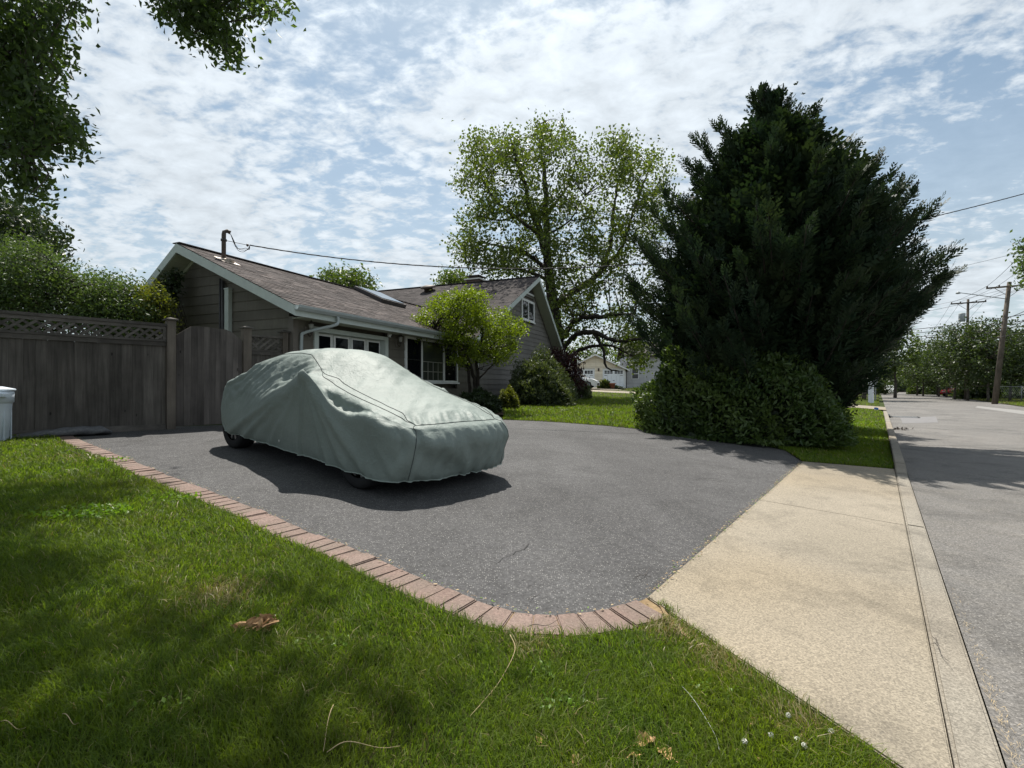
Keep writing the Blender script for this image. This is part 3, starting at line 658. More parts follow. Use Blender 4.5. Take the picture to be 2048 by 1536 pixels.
obj('body', mesh_np('body', Vb, quads_to_tris(np.concatenate([Fb, capf])), 'car_body', True), car)
WR = .325
for sx in (1.407, -1.407):
    for sy in (-1, 1):
        cy = sy * .72
        ty = lathe('wheel', car, [(.215, -.095), (.27, -.11), (.312, -.10), (.325, -.07), (.325, .07), (.312, .10), (.27, .11), (.215, .095)], 'tyre_rubber', 40, (sx, cy, WR), (math.pi / 2, 0, 0), True, False)
        prof = [(.228, .085), (.236, .098), (.226, .104), (.208, .09), (.20, .03)]
        V = []; Fk = []
        for r, z in prof:
            for k_ in range(40): a = 2 * math.pi * k_ / 40; V.append((r * math.cos(a), r * math.sin(a), z * -sy * -1 * (1 if sy < 0 else -1)))
        for i_ in range(len(prof) - 1):
            for k_ in range(40): k2 = (k_ + 1) % 40; Fk.append((i_ * 40 + k_, i_ * 40 + k2, (i_ + 1) * 40 + k2, (i_ + 1) * 40 + k_))
        zz = .09 * (1 if sy < 0 else -1)
        for q_ in range(10):
            a = 2 * math.pi * q_ / 10; b0 = len(V)
            for (r, wdt, z) in ((.03, .016, zz * .9), (.212, .022, zz * .85)):
                for sgn in (-1, 1):
                    V.append((r * math.cos(a) - sgn * wdt * math.sin(a), r * math.sin(a) + sgn * wdt * math.cos(a), z)); V.append((r * math.cos(a) - sgn * wdt * math.sin(a), r * math.sin(a) + sgn * wdt * math.cos(a), z * .6))
            Fk += [(b0, b0 + 2, b0 + 6, b0 + 4), (b0, b0 + 4, b0 + 5, b0 + 1), (b0 + 2, b0 + 3, b0 + 7, b0 + 6), (b0 + 1, b0 + 5, b0 + 7, b0 + 3)]
        b0 = len(V)
        for k_ in range(16): a = 2 * math.pi * k_ / 16; V.append((.045 * math.cos(a), .045 * math.sin(a), zz))
        Fk.append(tuple(range(b0, b0 + 16)))
        me = mesh_py('rim', V, Fk, 'rim_alloy'); obj('rim', me, ty)
        lathe('brake_disc', ty, [(.05, zz * .1), (.17, zz * .1), (.17, zz * .3), (.05, zz * .3)], 'car_trim', 24)
# ------------------------------------------------------------------ the house (local frame: x along the front wall, y back, z up)
ZB = .55; ANG = math.atan2(dh[1], dh[0])
house = thing('house', 'low taupe shingled house with two dark gabled roofs and attached garage', 'house', (C0[0], C0[1], ZB), ANG)
z_ = lambda z: z - ZB
EZ, RZ, RW_, o1, g1, s1 = 2.83, 4.35, 2.865, .45, .48, .4544       # left roof: eave z, ridge z, ridge distance back, overhangs, slope
PT, PZ, sL, sR, o2 = 12.93, 6.06, .53, .84, .50                   # right roof: ridge position along the wall, ridge z, slopes, rake overhang
bs = .74                                                           # back slope of the left roof
zl = lambda w: RZ - s1 * (RW_ - w) if w < RW_ else RZ - bs * (w - RW_)
zr = lambda t: PZ - sL * (PT - t) if t < PT else PZ - sR * (t - PT)
TH = .17
# cores behind the siding
def gable_core(name, poly, axis, a, b, mat): return prism(name, house, poly, axis, a, b, mat)
gable_core('wall', [(.17, z_(.2)), (5.55, z_(.2)), (5.55, z_(zl(5.55) - TH - .02)), (RW_, z_(RZ - TH - .02)), (.17, z_(zl(.17) - TH - .02))], 0, .05, 9.0, 'tan_trim')
gable_core('wall', [(8.05, z_(.2)), (15.95, z_(.2)), (15.95, z_(zr(15.95) - TH - .02)), (PT, z_(PZ - TH - .02)), (8.05, z_(zr(8.05) - TH - .02))], 1, .05, 11., 'tan_trim')
def cuts(t0, t1, z0, z1, opens):
    segs = [(t0, t1)]
    for a, b, c, d_ in opens:
        if d_ <= z0 + .01 or c >= z1 - .01: continue
        new = []
        for p, q_ in segs:
            if b <= p or a >= q_: new.append((p, q_)); continue
            if a > p: new.append((p, a))
            if b < q_: new.append((b, q_))
        segs = new
    return segs
def courses(kind, mat, lo, hi, zbot, exposure, limits, opens=(), name='siding_board', plane='front', jitter=0):
    """one wedge-shaped board per course: thick at its foot, thin at its head"""
    z0 = zbot
    while z0 < hi:
        z1 = min(z0 + exposure, hi); a0, b0 = limits(z0); a1, b1 = limits(z1)
        a, b = max(a0, lo[0]), min(b0, lo[1]); a_, b_ = max(a1, lo[0]), min(b1, lo[1])
        if b - a < .05: break
        for p, q_ in cuts(a, b, z0, z1, opens):
            pt = max(p, a_) if p == a else p; qt = min(q_, b_) if q_ == b else q_
            if qt - pt < .02: pt, qt = (p + q_) / 2 - .01, (p + q_) / 2 + .01
            d0, d1 = .024, .006
            sec = [(p, z0, -d0), (q_, z0, -d0), (qt, z1 + .004, -d1), (pt, z1 + .004, -d1), (p, z0, .05), (q_, z0, .05), (qt, z1 + .004, .05), (pt, z1 + .004, .05)]
            V = [(v[0], v[2], z_(v[1])) if plane == 'front' else (v[2], v[0], z_(v[1])) for v in sec]
            Fc = [(0, 1, 2, 3), (5, 4, 7, 6), (0, 4, 5, 1), (3, 2, 6, 7), (0, 3, 7, 4), (1, 5, 6, 2)]
            if plane != 'front': Fc = [f[::-1] for f in Fc]
            obj(name, mesh_py(name, V, Fc, mat), house)
        z0 = z1
# gable end shakes: each course is split into shakes of uneven width
def gl(z):
    zz = z + TH + .02; return (.0 if zz < zl(0) else RW_ - (RZ - zz) / s1, 5.6 if zz < zl(5.6) else RW_ + (RZ - zz) / bs)
courses('shake', 'shake_siding', (0.1, 5.6), RZ - TH - .03, .62, .205, gl, name='siding_board', plane='side')
OP = [(.51, 2.98, .3, 2.545), (3.71, 6.55, 1.43, 2.66)]
courses('shake', 'shake_siding', (.1, 7.9), EZ - .12, .62, .205, lambda z: (0, 8), OP)
def grz(z):
    zz = z + TH + .02; return (8.12 if zz < zr(8.12) else PT - (PZ - zz) / sL, 16. if zz < zr(16.) else PT + (PZ - zz) / sR)
OPR = [(11.95, 13.44, 4.13, 5.03), (13.55, 15.1, 1.65, 2.83)]
courses('clap', 'skylit_siding', (8.12, 16.), PZ - TH - .03, .62, .19, grz, OPR)
def corner(lo, hi, mat='tan_trim'): box('corner_board', house, lo, hi, mat)
corner((-.032, -.032, z_(.6)), (.10, .06, z_(EZ - .14))); corner((-.03, -.0325, z_(.6)), (.0, .101, z_(EZ - .14)))
corner((7.95, -.034, z_(.6)), (8.11, .06, z_(3.15)))
# roofs: slabs, then overlapping courses of uneven tabs
prism('roof', house, [(-g1, z_(EZ)), (RW_, z_(RZ)), (RW_, z_(RZ - TH)), (-g1, z_(EZ - TH))], 0, -o1 + .03, 10.2, 'roof_underlay')
prism('roof', house, [(RW_, z_(RZ)), (5.0 + .9, z_(zl(5.9))), (5.9, z_(zl(5.9) - TH)), (RW_, z_(RZ - TH))], 0, -o1 + .03, 10.2, 'roof_underlay')
prism('roof', house, [(6.87, z_(zr(6.87))), (PT, z_(PZ)), (PT, z_(PZ - TH)), (6.87, z_(zr(6.87) - TH))], 1, -o2 + .03, 11.6, 'roof_underlay')
prism('roof', house, [(PT, z_(PZ)), (16.45, z_(zr(16.45))), (16.45, z_(zr(16.45) - TH)), (PT, z_(PZ - TH))], 1, -o2 + .03, 11.6, 'roof_underlay')
def shingles(mat, n_course, expo, length, tabw, frame, seed):
    """frame(a, b, h): a along the eave, b up the slope, h out of the slope -> local point"""
    rr = np.random.default_rng(seed); V = []; Fc = []
    for k_ in range(n_course):
        a = -rr.uniform(0, tabw)
        while a < length:
            w = tabw * rr.uniform(.6, 1.4); p, q_ = max(a, 0), min(a + w - .004, length); a += w
            if q_ - p < .02: continue
            h = .007 + rr.uniform(0, .008); b0 = k_ * expo - rr.uniform(0, .012); b1 = (k_ + 1) * expo + .01; n = len(V)
            V += [frame(p, b0, 0), frame(q_, b0, 0), frame(q_, b0, h), frame(p, b0, h), frame(q_, b1, .003), frame(p, b1, .003)]
            Fc += [(n, n + 1, n + 2, n + 3), (n + 3, n + 2, n + 4, n + 5), (n, n + 3, n + 5), (n + 1, n + 4, n + 2)]
    o = obj('roof_shingles', mesh_py('roof_shingles', V, Fc, mat), house); o['kind'] = 'stuff'
Lf = math.hypot(RW_ + g1, RZ - EZ); cf, sf = (RW_ + g1) / Lf, (RZ - EZ) / Lf
shingles('roof_shingle', 27, Lf / 27, 9.3, .26, lambda a, b, h: (-o1 + a, -g1 - .01 + b * cf - h * sf, z_(EZ + b * sf + h * cf)), 1)
Lr = math.hypot(PT - 6.87, PZ - zr(6.87)); cr, sr = (PT - 6.87) / Lr, (PZ - zr(6.87)) / Lr
shingles('dark_shingle', 48, Lr / 48, 12.1, .28, lambda a, b, h: (6.87 + b * cr - h * sr, -o2 + 12.1 - a, z_(zr(6.87) + b * sr + h * cr)), 2)
beam('ridge_cap', house, (-o1, RW_, z_(RZ) + .006), (9.7, RW_, z_(RZ) + .006), .22, .018, 'roof_shingle'); beam('ridge_cap', house, (PT, -o2, z_(PZ) + .006), (PT, 11.6, z_(PZ) + .006), .22, .018, 'dark_shingle')
# rake boards and fascia, soffits
def raker(x0, x1, p, q_, dpt, mat, axis):     # board under the roof edge between (a,z) p and q_
    poly = [(p[0], z_(p[1])), (q_[0], z_(q_[1])), (q_[0], z_(q_[1] - dpt)), (p[0], z_(p[1] - dpt))]
    return prism('rake_board', house, poly, axis, x0, x1, mat)
raker(-o1, -o1 + .032, (-g1 - .02, EZ - .012), (RW_, RZ - .008), .19, 'trim_paint', 0); raker(-o1, -o1 + .032, (RW_, RZ - .008), (5.9, zl(5.9) - .012), .19, 'trim_paint', 0)
raker(-o2, -o2 + .032, (6.87, zr(6.87) - .012), (PT, PZ - .008), .20, 'trim_paint', 1); raker(-o2, -o2 + .032, (PT, PZ - .008), (16.47, zr(16.47) - .012), .20, 'trim_paint', 1)
def soff(p, q_, a, b, axis, off):
    n = max(2, int(math.hypot(q_[0] - p[0], q_[1] - p[1]) / .11))
    for k_ in range(n):
        f0, f1 = k_ / n, (k_ + .93) / n; P = [(p[0] + (q_[0] - p[0]) * f, z_(p[1] + (q_[1] - p[1]) * f - off)) for f in (f0, f1)]
        prism('soffit_board', house, [P[0], P[1], (P[1][0], P[1][1] + .012), (P[0][0], P[0][1] + .012)], axis, a, b, 'soffit_paint')
soff((RW_ + .05, RZ - .04), (5.5, zl(5.5)), -o1 + .034, -.03, 0, TH + .022); soff((-.4, zl(-.4)), (RW_ - .05, RZ - .02), -o1 + .034, -.03, 0, TH + .022)
soff((PT + .06, PZ - .05), (16.4, zr(16.4)), -o2 + .034, -.03, 1, TH + .022); soff((9.0, zr(9.0)), (PT - .05, PZ - .02), -o2 + .034, -.03, 1, TH + .022)
beam('frieze_board', house, (-.035, RW_ + .02, z_(RZ - TH - .10)), (-.035, 5.5, z_(zl(5.5) - TH - .07)), .04, .07, 'soffit_paint')
beam('frieze_board', house, (PT + .02, -.03, z_(PZ - TH - .08)), (16.2, -.03, z_(zr(16.2) - TH - .08)), .03, .06, 'tan_trim')
box('fascia', house, (-o1 + .034, -g1 - .02, z_(EZ - .205)), (7.94, -g1 + .012, z_(EZ - .03)), 'trim_paint')
box('soffit_board', house, (-.034, -g1 + .014, z_(EZ - .185)), (7.94, -.0, z_(EZ - .170)), 'soffit_paint')
gsec = [(-g1 - .022, z_(EZ - .005)), (-g1 - .022, z_(EZ - .10)), (-g1 - .09, z_(EZ - .10)), (-g1 - .13, z_(EZ - .05)), (-g1 - .135, z_(EZ - .005)), (-g1 - .125, z_(EZ - .005)), (-g1 - .12, z_(EZ - .045)), (-g1 - .085, z_(EZ - .088)), (-g1 - .034, z_(EZ - .088)), (-g1 - .034, z_(EZ - .005))]
prism('gutter', house, gsec, 0, -o1 + .01, 7.95, 'gutter_metal')
def sweep(name, pts, w, dd, mat):
    pts = catmull(pts, 6); V, Fq_ = tube_arrays([(pts, np.full(len(pts), w / 2))], 8); return obj(name, mesh_np(name, V, quads_to_tris(Fq_), mat, True), house)
sweep('downspout', [(.62, -g1 - .08, z_(2.73)), (.62, -g1 - .08, z_(2.62)), (.55, -g1 - .06, z_(2.55)), (.34, -.30, z_(2.46)), (.16, -.11, z_(2.37)), (.12, -.09, z_(2.26)), (.12, -.085, z_(1.6)), (.12, -.085, z_(.62))], .066, .085, 'gutter_metal')
sweep('downspout', [(7.80, -g1 - .08, z_(2.72)), (7.80, -g1 - .08, z_(2.60)), (7.82, -.25, z_(2.46)), (7.85, -.09, z_(2.30)), (7.85, -.085, z_(1.6)), (7.85, -.085, z_(.65))], .085, .085, 'white_vinyl')
# garage door, recessed, with its surround
gd = obj('garage_door', mesh_py('garage_door', [(.62, .13, z_(.5)), (2.87, .13, z_(.5)), (2.87, .13, z_(2.46)), (.62, .13, z_(2.46))], [(0, 1, 2, 3)], 'trim_paint'), house)
for a, b, c, d_ in ((.51, .63, .5, 2.545), (2.86, 2.98, .5, 2.545)): box('door_trim', house, (a, -.045, z_(c)), (b, .0, z_(d_)), 'trim_paint'); box('door_jamb', house, (a + (.0 if a < 1 else .012), .001, z_(c)), (b - (.012 if a < 1 else 0), .135, z_(d_ - .02)), 'trim_paint')
box('door_trim', house, (.631, -.043, z_(2.45)), (2.859, .0, z_(2.545)), 'trim_paint'); box('door_head', house, (.6205, .001, z_(2.462)), (2.869, .134, z_(2.53)), 'trim_paint')
DW = (2.86 - .63) / 4
for k_ in range(4):
    a = .63 + k_ * DW
    for zc, zd in ((.52, 1.02), (1.06, 1.56), (1.60, 2.04)): box('panel', gd, (a + .06, .108, z_(zc)), (a + DW - .06, .128, z_(zd)), 'trim_paint')
    w = box('window_frame', gd, (a + .035, .095, z_(2.075)), (a + DW - .035, .128, z_(2.43)), 'white_trim')
    wd_ = box('pane', gd, (a + .085, .088, z_(2.115)), (a + DW - .085, .0945, z_(2.385)), 'dark_glass')
    box('stile', gd, (a - .012, .10, z_(.5)), (a + .012, .127, z_(2.45)), 'white_trim') if k_ else None
# triple window
def window(t0, t1, z0, z1, splits, dy=-.055, fr=.075, trim='white_trim', name='window', glass_=('dark_glass',), y=0.0):
    w = obj(name, mesh_py(name, [(t0 + .02, y - .004, z_(z0 + .02)), (t1 - .02, y - .004, z_(z0 + .02)), (t1 - .02, y - .004, z_(z1 - .02)), (t0 + .02, y - .004, z_(z1 - .02))], [(0, 1, 2, 3)], 'car_trim'), house)
    box('frame', w, (t0, y + dy, z_(z0)), (t0 + fr, y - .005, z_(z1)), trim); box('frame', w, (t1 - fr, y + dy, z_(z0)), (t1, y - .005, z_(z1)), trim)
    box('frame', w, (t0 + fr, y + dy + .001, z_(z1 - fr)), (t1 - fr, y - .005, z_(z1)), trim); box('frame', w, (t0 + fr, y + dy + .001, z_(z0)), (t1 - fr, y - .005, z_(z0 + fr * .7)), trim)
    box('sill', w, (t0 - .04, y + dy - .035, z_(z0 - .05)), (t1 + .04, y - .026, z_(z0 - .002)), trim)
    ed = [t0 + fr] + list(splits) + [t1 - fr]
    for k_ in range(len(ed) - 1):
        a, b = ed[k_], ed[k_ + 1]
        if k_: box('mullion', w, (a - .04, y + dy + .004, z_(z0 + fr * .7)), (a + .04, y - .006, z_(z1 - fr)), trim)
        box('pane', w, (a + .041 if k_ else a, y - .030, z_(z0 + fr * .7)), (b - .041 if k_ < len(ed) - 2 else b, y - .018, z_(z1 - fr)), glass_[k_ % len(glass_)])
    return w
tw = window(3.71, 6.55, 1.43, 2.66, (4.50, 5.70), glass_=('dark_glass', 'curtain_glass', 'dark_glass'))
for x in (3.83, 5.78):
    x1 = x + .59
    for a, b, c, d_ in ((x - .045, x, 1.50, 2.57), (x1, x1 + .045, 1.50, 2.57)): box('sash', tw, (a, -.046, z_(c)), (b, -.0305, z_(d_)), 'car_trim')
    box('sash', tw, (x - .04, -.045, z_(2.02)), (x1 + .04, -.031, z_(2.05)), 'car_trim')
for k_ in range(3): t = 4.55 + (k_ + 1) * 1.1 / 4; box('muntin', tw, (t - .010, -.038, z_(1.49)), (t + .010, -.031, z_(2.0)), 'curtain')
for zz in (1.72, 2.0): box('muntin', tw, (4.545, -.037, z_(zz)), (5.655, -.0305, z_(zz + .018)), 'curtain')
window(11.95, 13.44, 4.13, 5.03, (12.72,), y=-.02, fr=.10, glass_=('mirror_glass', 'mirror_glass'))
window(13.55, 15.1, 1.65, 2.83, (14.3,), y=-.02, fr=.09)
# triangular louvre under the right gable peak
lv = prism('gable_vent', house, [(PT - .62, z_(5.36)), (PT + .42, z_(5.36)), (PT, z_(5.74)), (PT - .1, z_(5.74))], 1, -.05, -.025, 'car_trim')
box('vent_trim', lv, (PT - .66, -.07, z_(5.28)), (PT + .47, -.027, z_(5.36)), 'white_trim')
for k_ in range(3): box('louvre', lv, (PT - .45 + k_ * .13, -.062, z_(5.42 + k_ * .09)), (PT + .33 - k_ * .10, -.051, z_(5.44 + k_ * .09)), 'tan_trim')
# lights, camera, pipes on the walls
def lantern(t, z, side='front'):
    l = box('wall_lamp', house, (t - .055, -.045, z_(z - .10)), (t + .055, -.026, z_(z + .10)), 'tan_trim')
    l.scale = tuple(l.scale)
    g = thing_part = None
    me_arm = [(t, -.05, z_(z - .02)), (t, -.11, z_(z - .10)), (t, -.16, z_(z - .06)), (t, -.155, z_(z + .0))]
    pipe('lamp_arm', house, catmull(me_arm, 5), .011, 'lamp_metal')
    lathe('lamp_glass', house, [(.035, 0), (.055, .12), (.05, .13)], 'curtain', 10, (t, -.155, z_(z + .01)))
    lathe('lamp_cap', house, [(.065, .0), (.05, .03), (.015, .07), (.006, .10)], 'lamp_metal', 10, (t, -.155, z_(z + .14)))
    lathe('lamp_base', house, [(.02, -.05), (.03, -.02), (.04, .0)], 'lamp_metal', 10, (t, -.155, z_(z + .01)))
lantern(.31, 2.42); lantern(3.34, 2.44)
lathe('security_camera', house, [(.03, 0), (.05, .02), (.05, .09), (.03, .12)], 'white_trim', 12, (2.98, -.03, z_(2.62)), (math.radians(115), 0, 0))
lathe('camera_lens', house, [(.028, 0), (.028, .01)], 'car_trim', 12, (2.98, -.143, z_(2.568)), (math.radians(115), 0, 0))
pipe('conduit', house, [(-.07, 1.93, z_(.7)), (-.07, 1.93, z_(3.55))], .035, 'dark_pipe'); pipe('conduit', house, [(-.06, 2.03, z_(.7)), (-.06, 2.03, z_(2.2)), (-.06, 2.03, z_(3.6))], .018, 'dark_pipe')
box('duct_cover', house, (-.115, 1.70, z_(.7)), (-.026, 1.82, z_(3.34)), 'trim_paint'); box('duct_cap', house, (-.125, 1.69, z_(3.341)), (-.026, 1.83, z_(3.37)), 'trim_paint')
# skylight, vents, chimney
sk0 = lambda a, b, h: (a, -g1 + b * cf - h * sf, z_(EZ + b * sf + h * cf))
bw = lambda w: (w + g1) / cf
def obox(name, f, a0, a1, b0, b1, h0, h1, mat, parent=None):
    V = [f(a, b, h) for h in (h0, h1) for a, b in ((a0, b0), (a1, b0), (a1, b1), (a0, b1))]
    return obj(name, mesh_py(name, V, [(3, 2, 1, 0), (4, 5, 6, 7), (0, 1, 5, 4), (1, 2, 6, 5), (2, 3, 7, 6), (3, 0, 4, 7)], mat), parent or house)
sky_ = obox('skylight', sk0, 5.0, 6.25, bw(1.75), bw(2.82), .01, .13, 'skylight_frame')
obox('skylight_glass', sk0, 5.07, 6.18, bw(1.75) + .07, bw(2.82) - .07, .131, .15, 'skylight_glass', sky_)
fr0 = lambda a, b, h: (6.87 + b * cr - h * sr, a, z_(zr(6.87) + b * sr + h * cr))
bt = (12.2 - 6.87) / cr; vx, vy, vz = fr0(4.65, bt, 0)
rv = lathe('roof_vent', house, [(.20, -.06), (.20, .13), (.34, .15), (.36, .19), (.30, .25), (.12, .285), (.0, .29)], 'mast_metal', 24, (vx, vy, vz), (0, -.30, 0))
chx = PT + .45; ch = box('chimney', house, (chx - .34, 2.5, z_(5.0)), (chx + .34, 3.15, z_(6.22)), 'chimney_brick')
chc = box('chimney_cap', house, (chx - .42, 2.42, z_(6.221)), (chx + .42, 3.23, z_(6.28)), 'stone_white'); box('chimney_cap', house, (chx - .25, 2.6, z_(6.281)), (chx + .25, 3.05, z_(6.40)), 'mast_metal'); box('chimney_cap', house, (chx - .36, 2.48, z_(6.401)), (chx + .36, 3.17, z_(6.43)), 'mast_metal')
# electric service mast with weatherhead
mx_, my_, mz_ = .16, 2.21, 4.02
mast = pipe('service_mast', house, [(mx_, my_, z_(mz_ - .1)), (mx_, my_, z_(4.62)), (mx_ + .01, my_, z_(4.68)), (mx_ + .06, my_ - .02, z_(4.715)), (mx_ + .12, my_ - .05, z_(4.69))], .045, 'mast_metal', 12)
lathe('mast_flashing', house, [(.20, -.02), (.13, .015), (.07, .07), (.05, .10)], 'flashing', 16, (mx_, my_ - .03, z_(mz_ - .02)), (-.42, 0, 0))
obox('mast_flashing', sk0, mx_ - .18, mx_ + .22, bw(my_) - .26, bw(my_) + .1, .022, .028, 'flashing')
lathe('mast_clamp', house, [(.05, -.02), (.062, -.02), (.062, .02), (.05, .02)], 'dark_pipe', 12, (mx_, my_, z_(4.50)))
for k_ in range(3):
    pipe('service_lead', house, catmull([(mx_ + .12, my_ - .05, z_(4.67)), (mx_ + .17 + .02 * k_, my_ - .10, z_(4.52 - .06 * k_)), (mx_ + .22 + .04 * k_, my_ - .15, z_(4.33 + .02 * k_)), (mx_ + .32 + .03 * k_, my_ - .20, z_(4.30 + .05 * k_)), (mx_ + .40 + .02 * k_, my_ - .24, z_(4.38)), (mx_ + .44, my_ - .26, z_(4.46))], 5), .006, 'black_cable', 5)
pipe('service_lead', house, [(mx_ + .05, my_ - .02, z_(4.50)), (mx_ + .44, my_ - .26, z_(4.465))], .006, 'black_cable', 5)
lathe('insulator', house, [(.012, -.03), (.026, -.015), (.026, .015), (.012, .03)], 'insulator', 8, (mx_ + .40, my_ - .235, z_(4.468)))
for k_ in range(0): lathe('insulator', house, [(.012, -.03), (.03, -.015), (.03, .015), (.012, .03)], 'insulator', 8, (mx_ + .26 + .16 * k_, my_ - .2 - .05 * k_, z_(4.48 - .02 * k_)))

# ------------------------------------------------------------------ timber fence, gate and short panel
fd = unit(np.array([.63, .777])); fn = np.array([-fd[1], fd[0]]); F0 = np.array([-.6833 * 8.35, 8.35]); FB = .585
FA = math.atan2(fd[1], fd[0]); zf = lambda z: (1.3 + (z - 1.3) * .955) - FB
def fence_post(par, x, top, w=.125):
    box('post', par, (x - w / 2, -.06, -.02), (x + w / 2, .065, top), 'post_wood')
    V = [(x - .09, -.095, top), (x + .09, -.095, top), (x + .09, .10, top), (x - .09, .10, top), (x - .09, -.095, top + .022), (x + .09, -.095, top + .022), (x + .09, .10, top + .022), (x - .09, .10, top + .022), (x, 0, top + .055)]
    obj('post_cap', mesh_py('post_cap', V, [(3, 2, 1, 0), (0, 1, 5, 4), (1, 2, 6, 5), (2, 3, 7, 6), (3, 0, 4, 7), (4, 5, 8), (5, 6, 8), (6, 7, 8), (7, 4, 8)], 'rail_wood'), par)
def lattice(par, x0, x1, z0, z1, sw=.036, pitch=.135):
    ang = math.radians(40); H_ = z1 - z0; run = H_ / math.tan(ang); n = int((x1 - x0 + run) / pitch)
    for lay, y in ((1, -.012), (-1, .004)):
        for k_ in range(n + 1):
            xb = x0 - run + k_ * pitch + (.04 if lay < 0 else 0); xt = xb + run
            a, b = (xb, z0), (xt, z1)
            if lay < 0: a, b = (xb + run, z0), (xb, z1)
            def clipx(p, q_, X_):
                f = (X_ - p[0]) / (q_[0] - p[0]); return (X_, p[1] + (q_[1] - p[1]) * f)
            if min(a[0], b[0]) > x1 - .02 or max(a[0], b[0]) < x0 + .02: continue
            for X_, lo_ in ((x0, True), (x1, False)):
                if lo_:
                    if a[0] < X_: a = clipx(a, b, X_)
                    elif b[0] < X_: b = clipx(b, a, X_)
                else:
                    if a[0] > X_: a = clipx(a, b, X_)
                    elif b[0] > X_: b = clipx(b, a, X_)
            d_ = np.array(b) - np.array(a); L_ = np.linalg.norm(d_)
            if L_ < .04: continue
            beam('lattice_slat', par, (a[0], y, a[1]), (b[0], y, b[1]), .008 if False else .010, sw, 'rail_wood')
def planks(par, x0, x1, z0, ztop, wmin, wmax, mat, y=0., dep=.019):
    x = x0
    while x < x1 - .03:
        w = min(random.uniform(wmin, wmax), x1 - x); dy = random.uniform(-.006, .006)
        zt0, zt1 = ztop(x), ztop(x + w - .004)
        if abs(zt0 - zt1) < .004: box('plank', par, (x, y - dep / 2 + dy, z0 + random.uniform(0, .012)), (x + w - .0008, y + dep / 2 + dy, zt0), mat, None, .03)
        else:
            zb = z0; p = prism('plank', par, [(x, zb), (x + w - .0015, zb), (x + w - .0015, zt1), (x, zt0)], 1, y - dep / 2 + dy, y + dep / 2 + dy, mat)
        x += w
fence = thing('wooden_fence', 'weathered grey plank fence with lattice top left of the gate', 'fence', (F0[0], F0[1], FB), FA)
fence_post(fence, 0, zf(2.455)); fence_post(fence, -2.78, zf(2.455))
zt, zm, zb2 = zf(2.345), zf(2.11), zf(2.0)
planks(fence, -2.71, -.065, .06, lambda x: zb2 + .02, .125, .155, 'fence_wood', .02)
box('rail', fence, (-2.715, -.045, zt - .002), (-.064, .05, zt + .042), 'rail_wood'); box('rail', fence, (-2.714, -.026, zt - .055), (-.066, .012, zt - .004), 'rail_wood')
box('rail', fence, (-2.714, -.040, zm - .035), (-.064, .018, zm), 'rail_wood'); box('rail', fence, (-2.714, -.022, zb2), (-.065, .0085, zm - .037), 'rail_wood')
box('rail', fence, (-.112, -.024, zm + .001), (-.066, .010, zt - .057), 'rail_wood'); box('kickboard', fence, (-2.71, -.02, .0), (-.066, .008, .10), 'rail_wood')
lattice(fence, -2.71, -.113, zm, zt - .055)
planks(fence, -5.4, -2.85, .06, lambda x: zb2 + .02, .125, .155, 'fence_wood', .02); box('rail', fence, (-5.4, -.045, zt - .002), (-2.845, .05, zt + .042), 'rail_wood'); box('rail', fence, (-5.4, -.022, zb2), (-2.845, .0085, zm - .037), 'rail_wood'); lattice(fence, -5.4, -2.85, zm, zt - .055)
gate = thing('wooden_gate', 'weathered plank gate with angled top corners between two fence posts', 'gate', (F0[0], F0[1], FB), FA)
def gtop(x):
    x -= .085; return zf(np.interp(x, [0, .24, .84, 1.06], [2.215, 2.40, 2.37, 2.17]))
planks(gate, .085, 1.135, .045, gtop, .085, .115, 'gate_wood', .0); box('rail', gate, (.09, .014, .35), (1.13, .05, .44), 'rail_wood'); box('rail', gate, (.09, .014, 1.25), (1.13, .05, 1.34), 'rail_wood'); box('latch', gate, (1.05, -.03, 1.0), (1.13, -.011, 1.05), 'lamp_metal')
pan = thing('fence_panel', 'short weathered fence panel with lattice top beside the house corner', 'fence', (F0[0], F0[1], FB), FA)
fence_post(pan, 1.215, zf(2.43), .14); fence_post(pan, 1.93, zf(2.41), .10)
zt, zm, zb2 = zf(2.28), zf(2.03), zf(1.93); planks(pan, 1.287, 1.878, .05, lambda x: zb2 + .01, .12, .15, 'fence_wood', .02)
box('rail', pan, (1.286, -.045, zt), (1.879, .05, zt + .04), 'rail_wood'); box('rail', pan, (1.287, -.026, zm - .03), (1.879, .012, zm), 'rail_wood'); box('rail', pan, (1.287, -.02, zb2), (1.8785, .0085, zm - .033), 'rail_wood')
lattice(pan, 1.29, 1.876, zm, zt)

# ------------------------------------------------------------------ bin, rolled mat
b0 = np.array([-1.032 * 6.4 - .13, 6.4]); bz = gz(*b0)
bn = thing('trash_can', 'pale grey plastic trash can with lid at the left fence end', 'trash can', (b0[0], b0[1], bz))
lathe('body', bn, [(.20, 0), (.21, .02), (.245, .5), (.25, .52), (.262, .525), (.265, .66), (.255, .67)], 'bin_plastic', 28)
lathe('lid', bn, [(.275, .672), (.28, .69), (.27, .70), (.15, .73), (.0, .735)], 'bin_plastic', 28)
for a in (-.25, 2.9): box('handle', bn, (.24 * math.cos(a) - .06 + .04 * math.cos(a), .24 * math.sin(a) - .05, .60), (.24 * math.cos(a) + .06 + .04 * math.cos(a), .24 * math.sin(a) + .05, .635), 'bin_plastic')
for k_ in range(10):
    a = k_ * math.pi / 5; box('rib', bn, (-.008, -.006, .04), (.008, .006, .50), 'bin_plastic').location = (.232 * math.cos(a), .232 * math.sin(a), .27)
ra = F0 + fd * -1.95 - fn * .20; rb = F0 + fd * -.86 - fn * .17
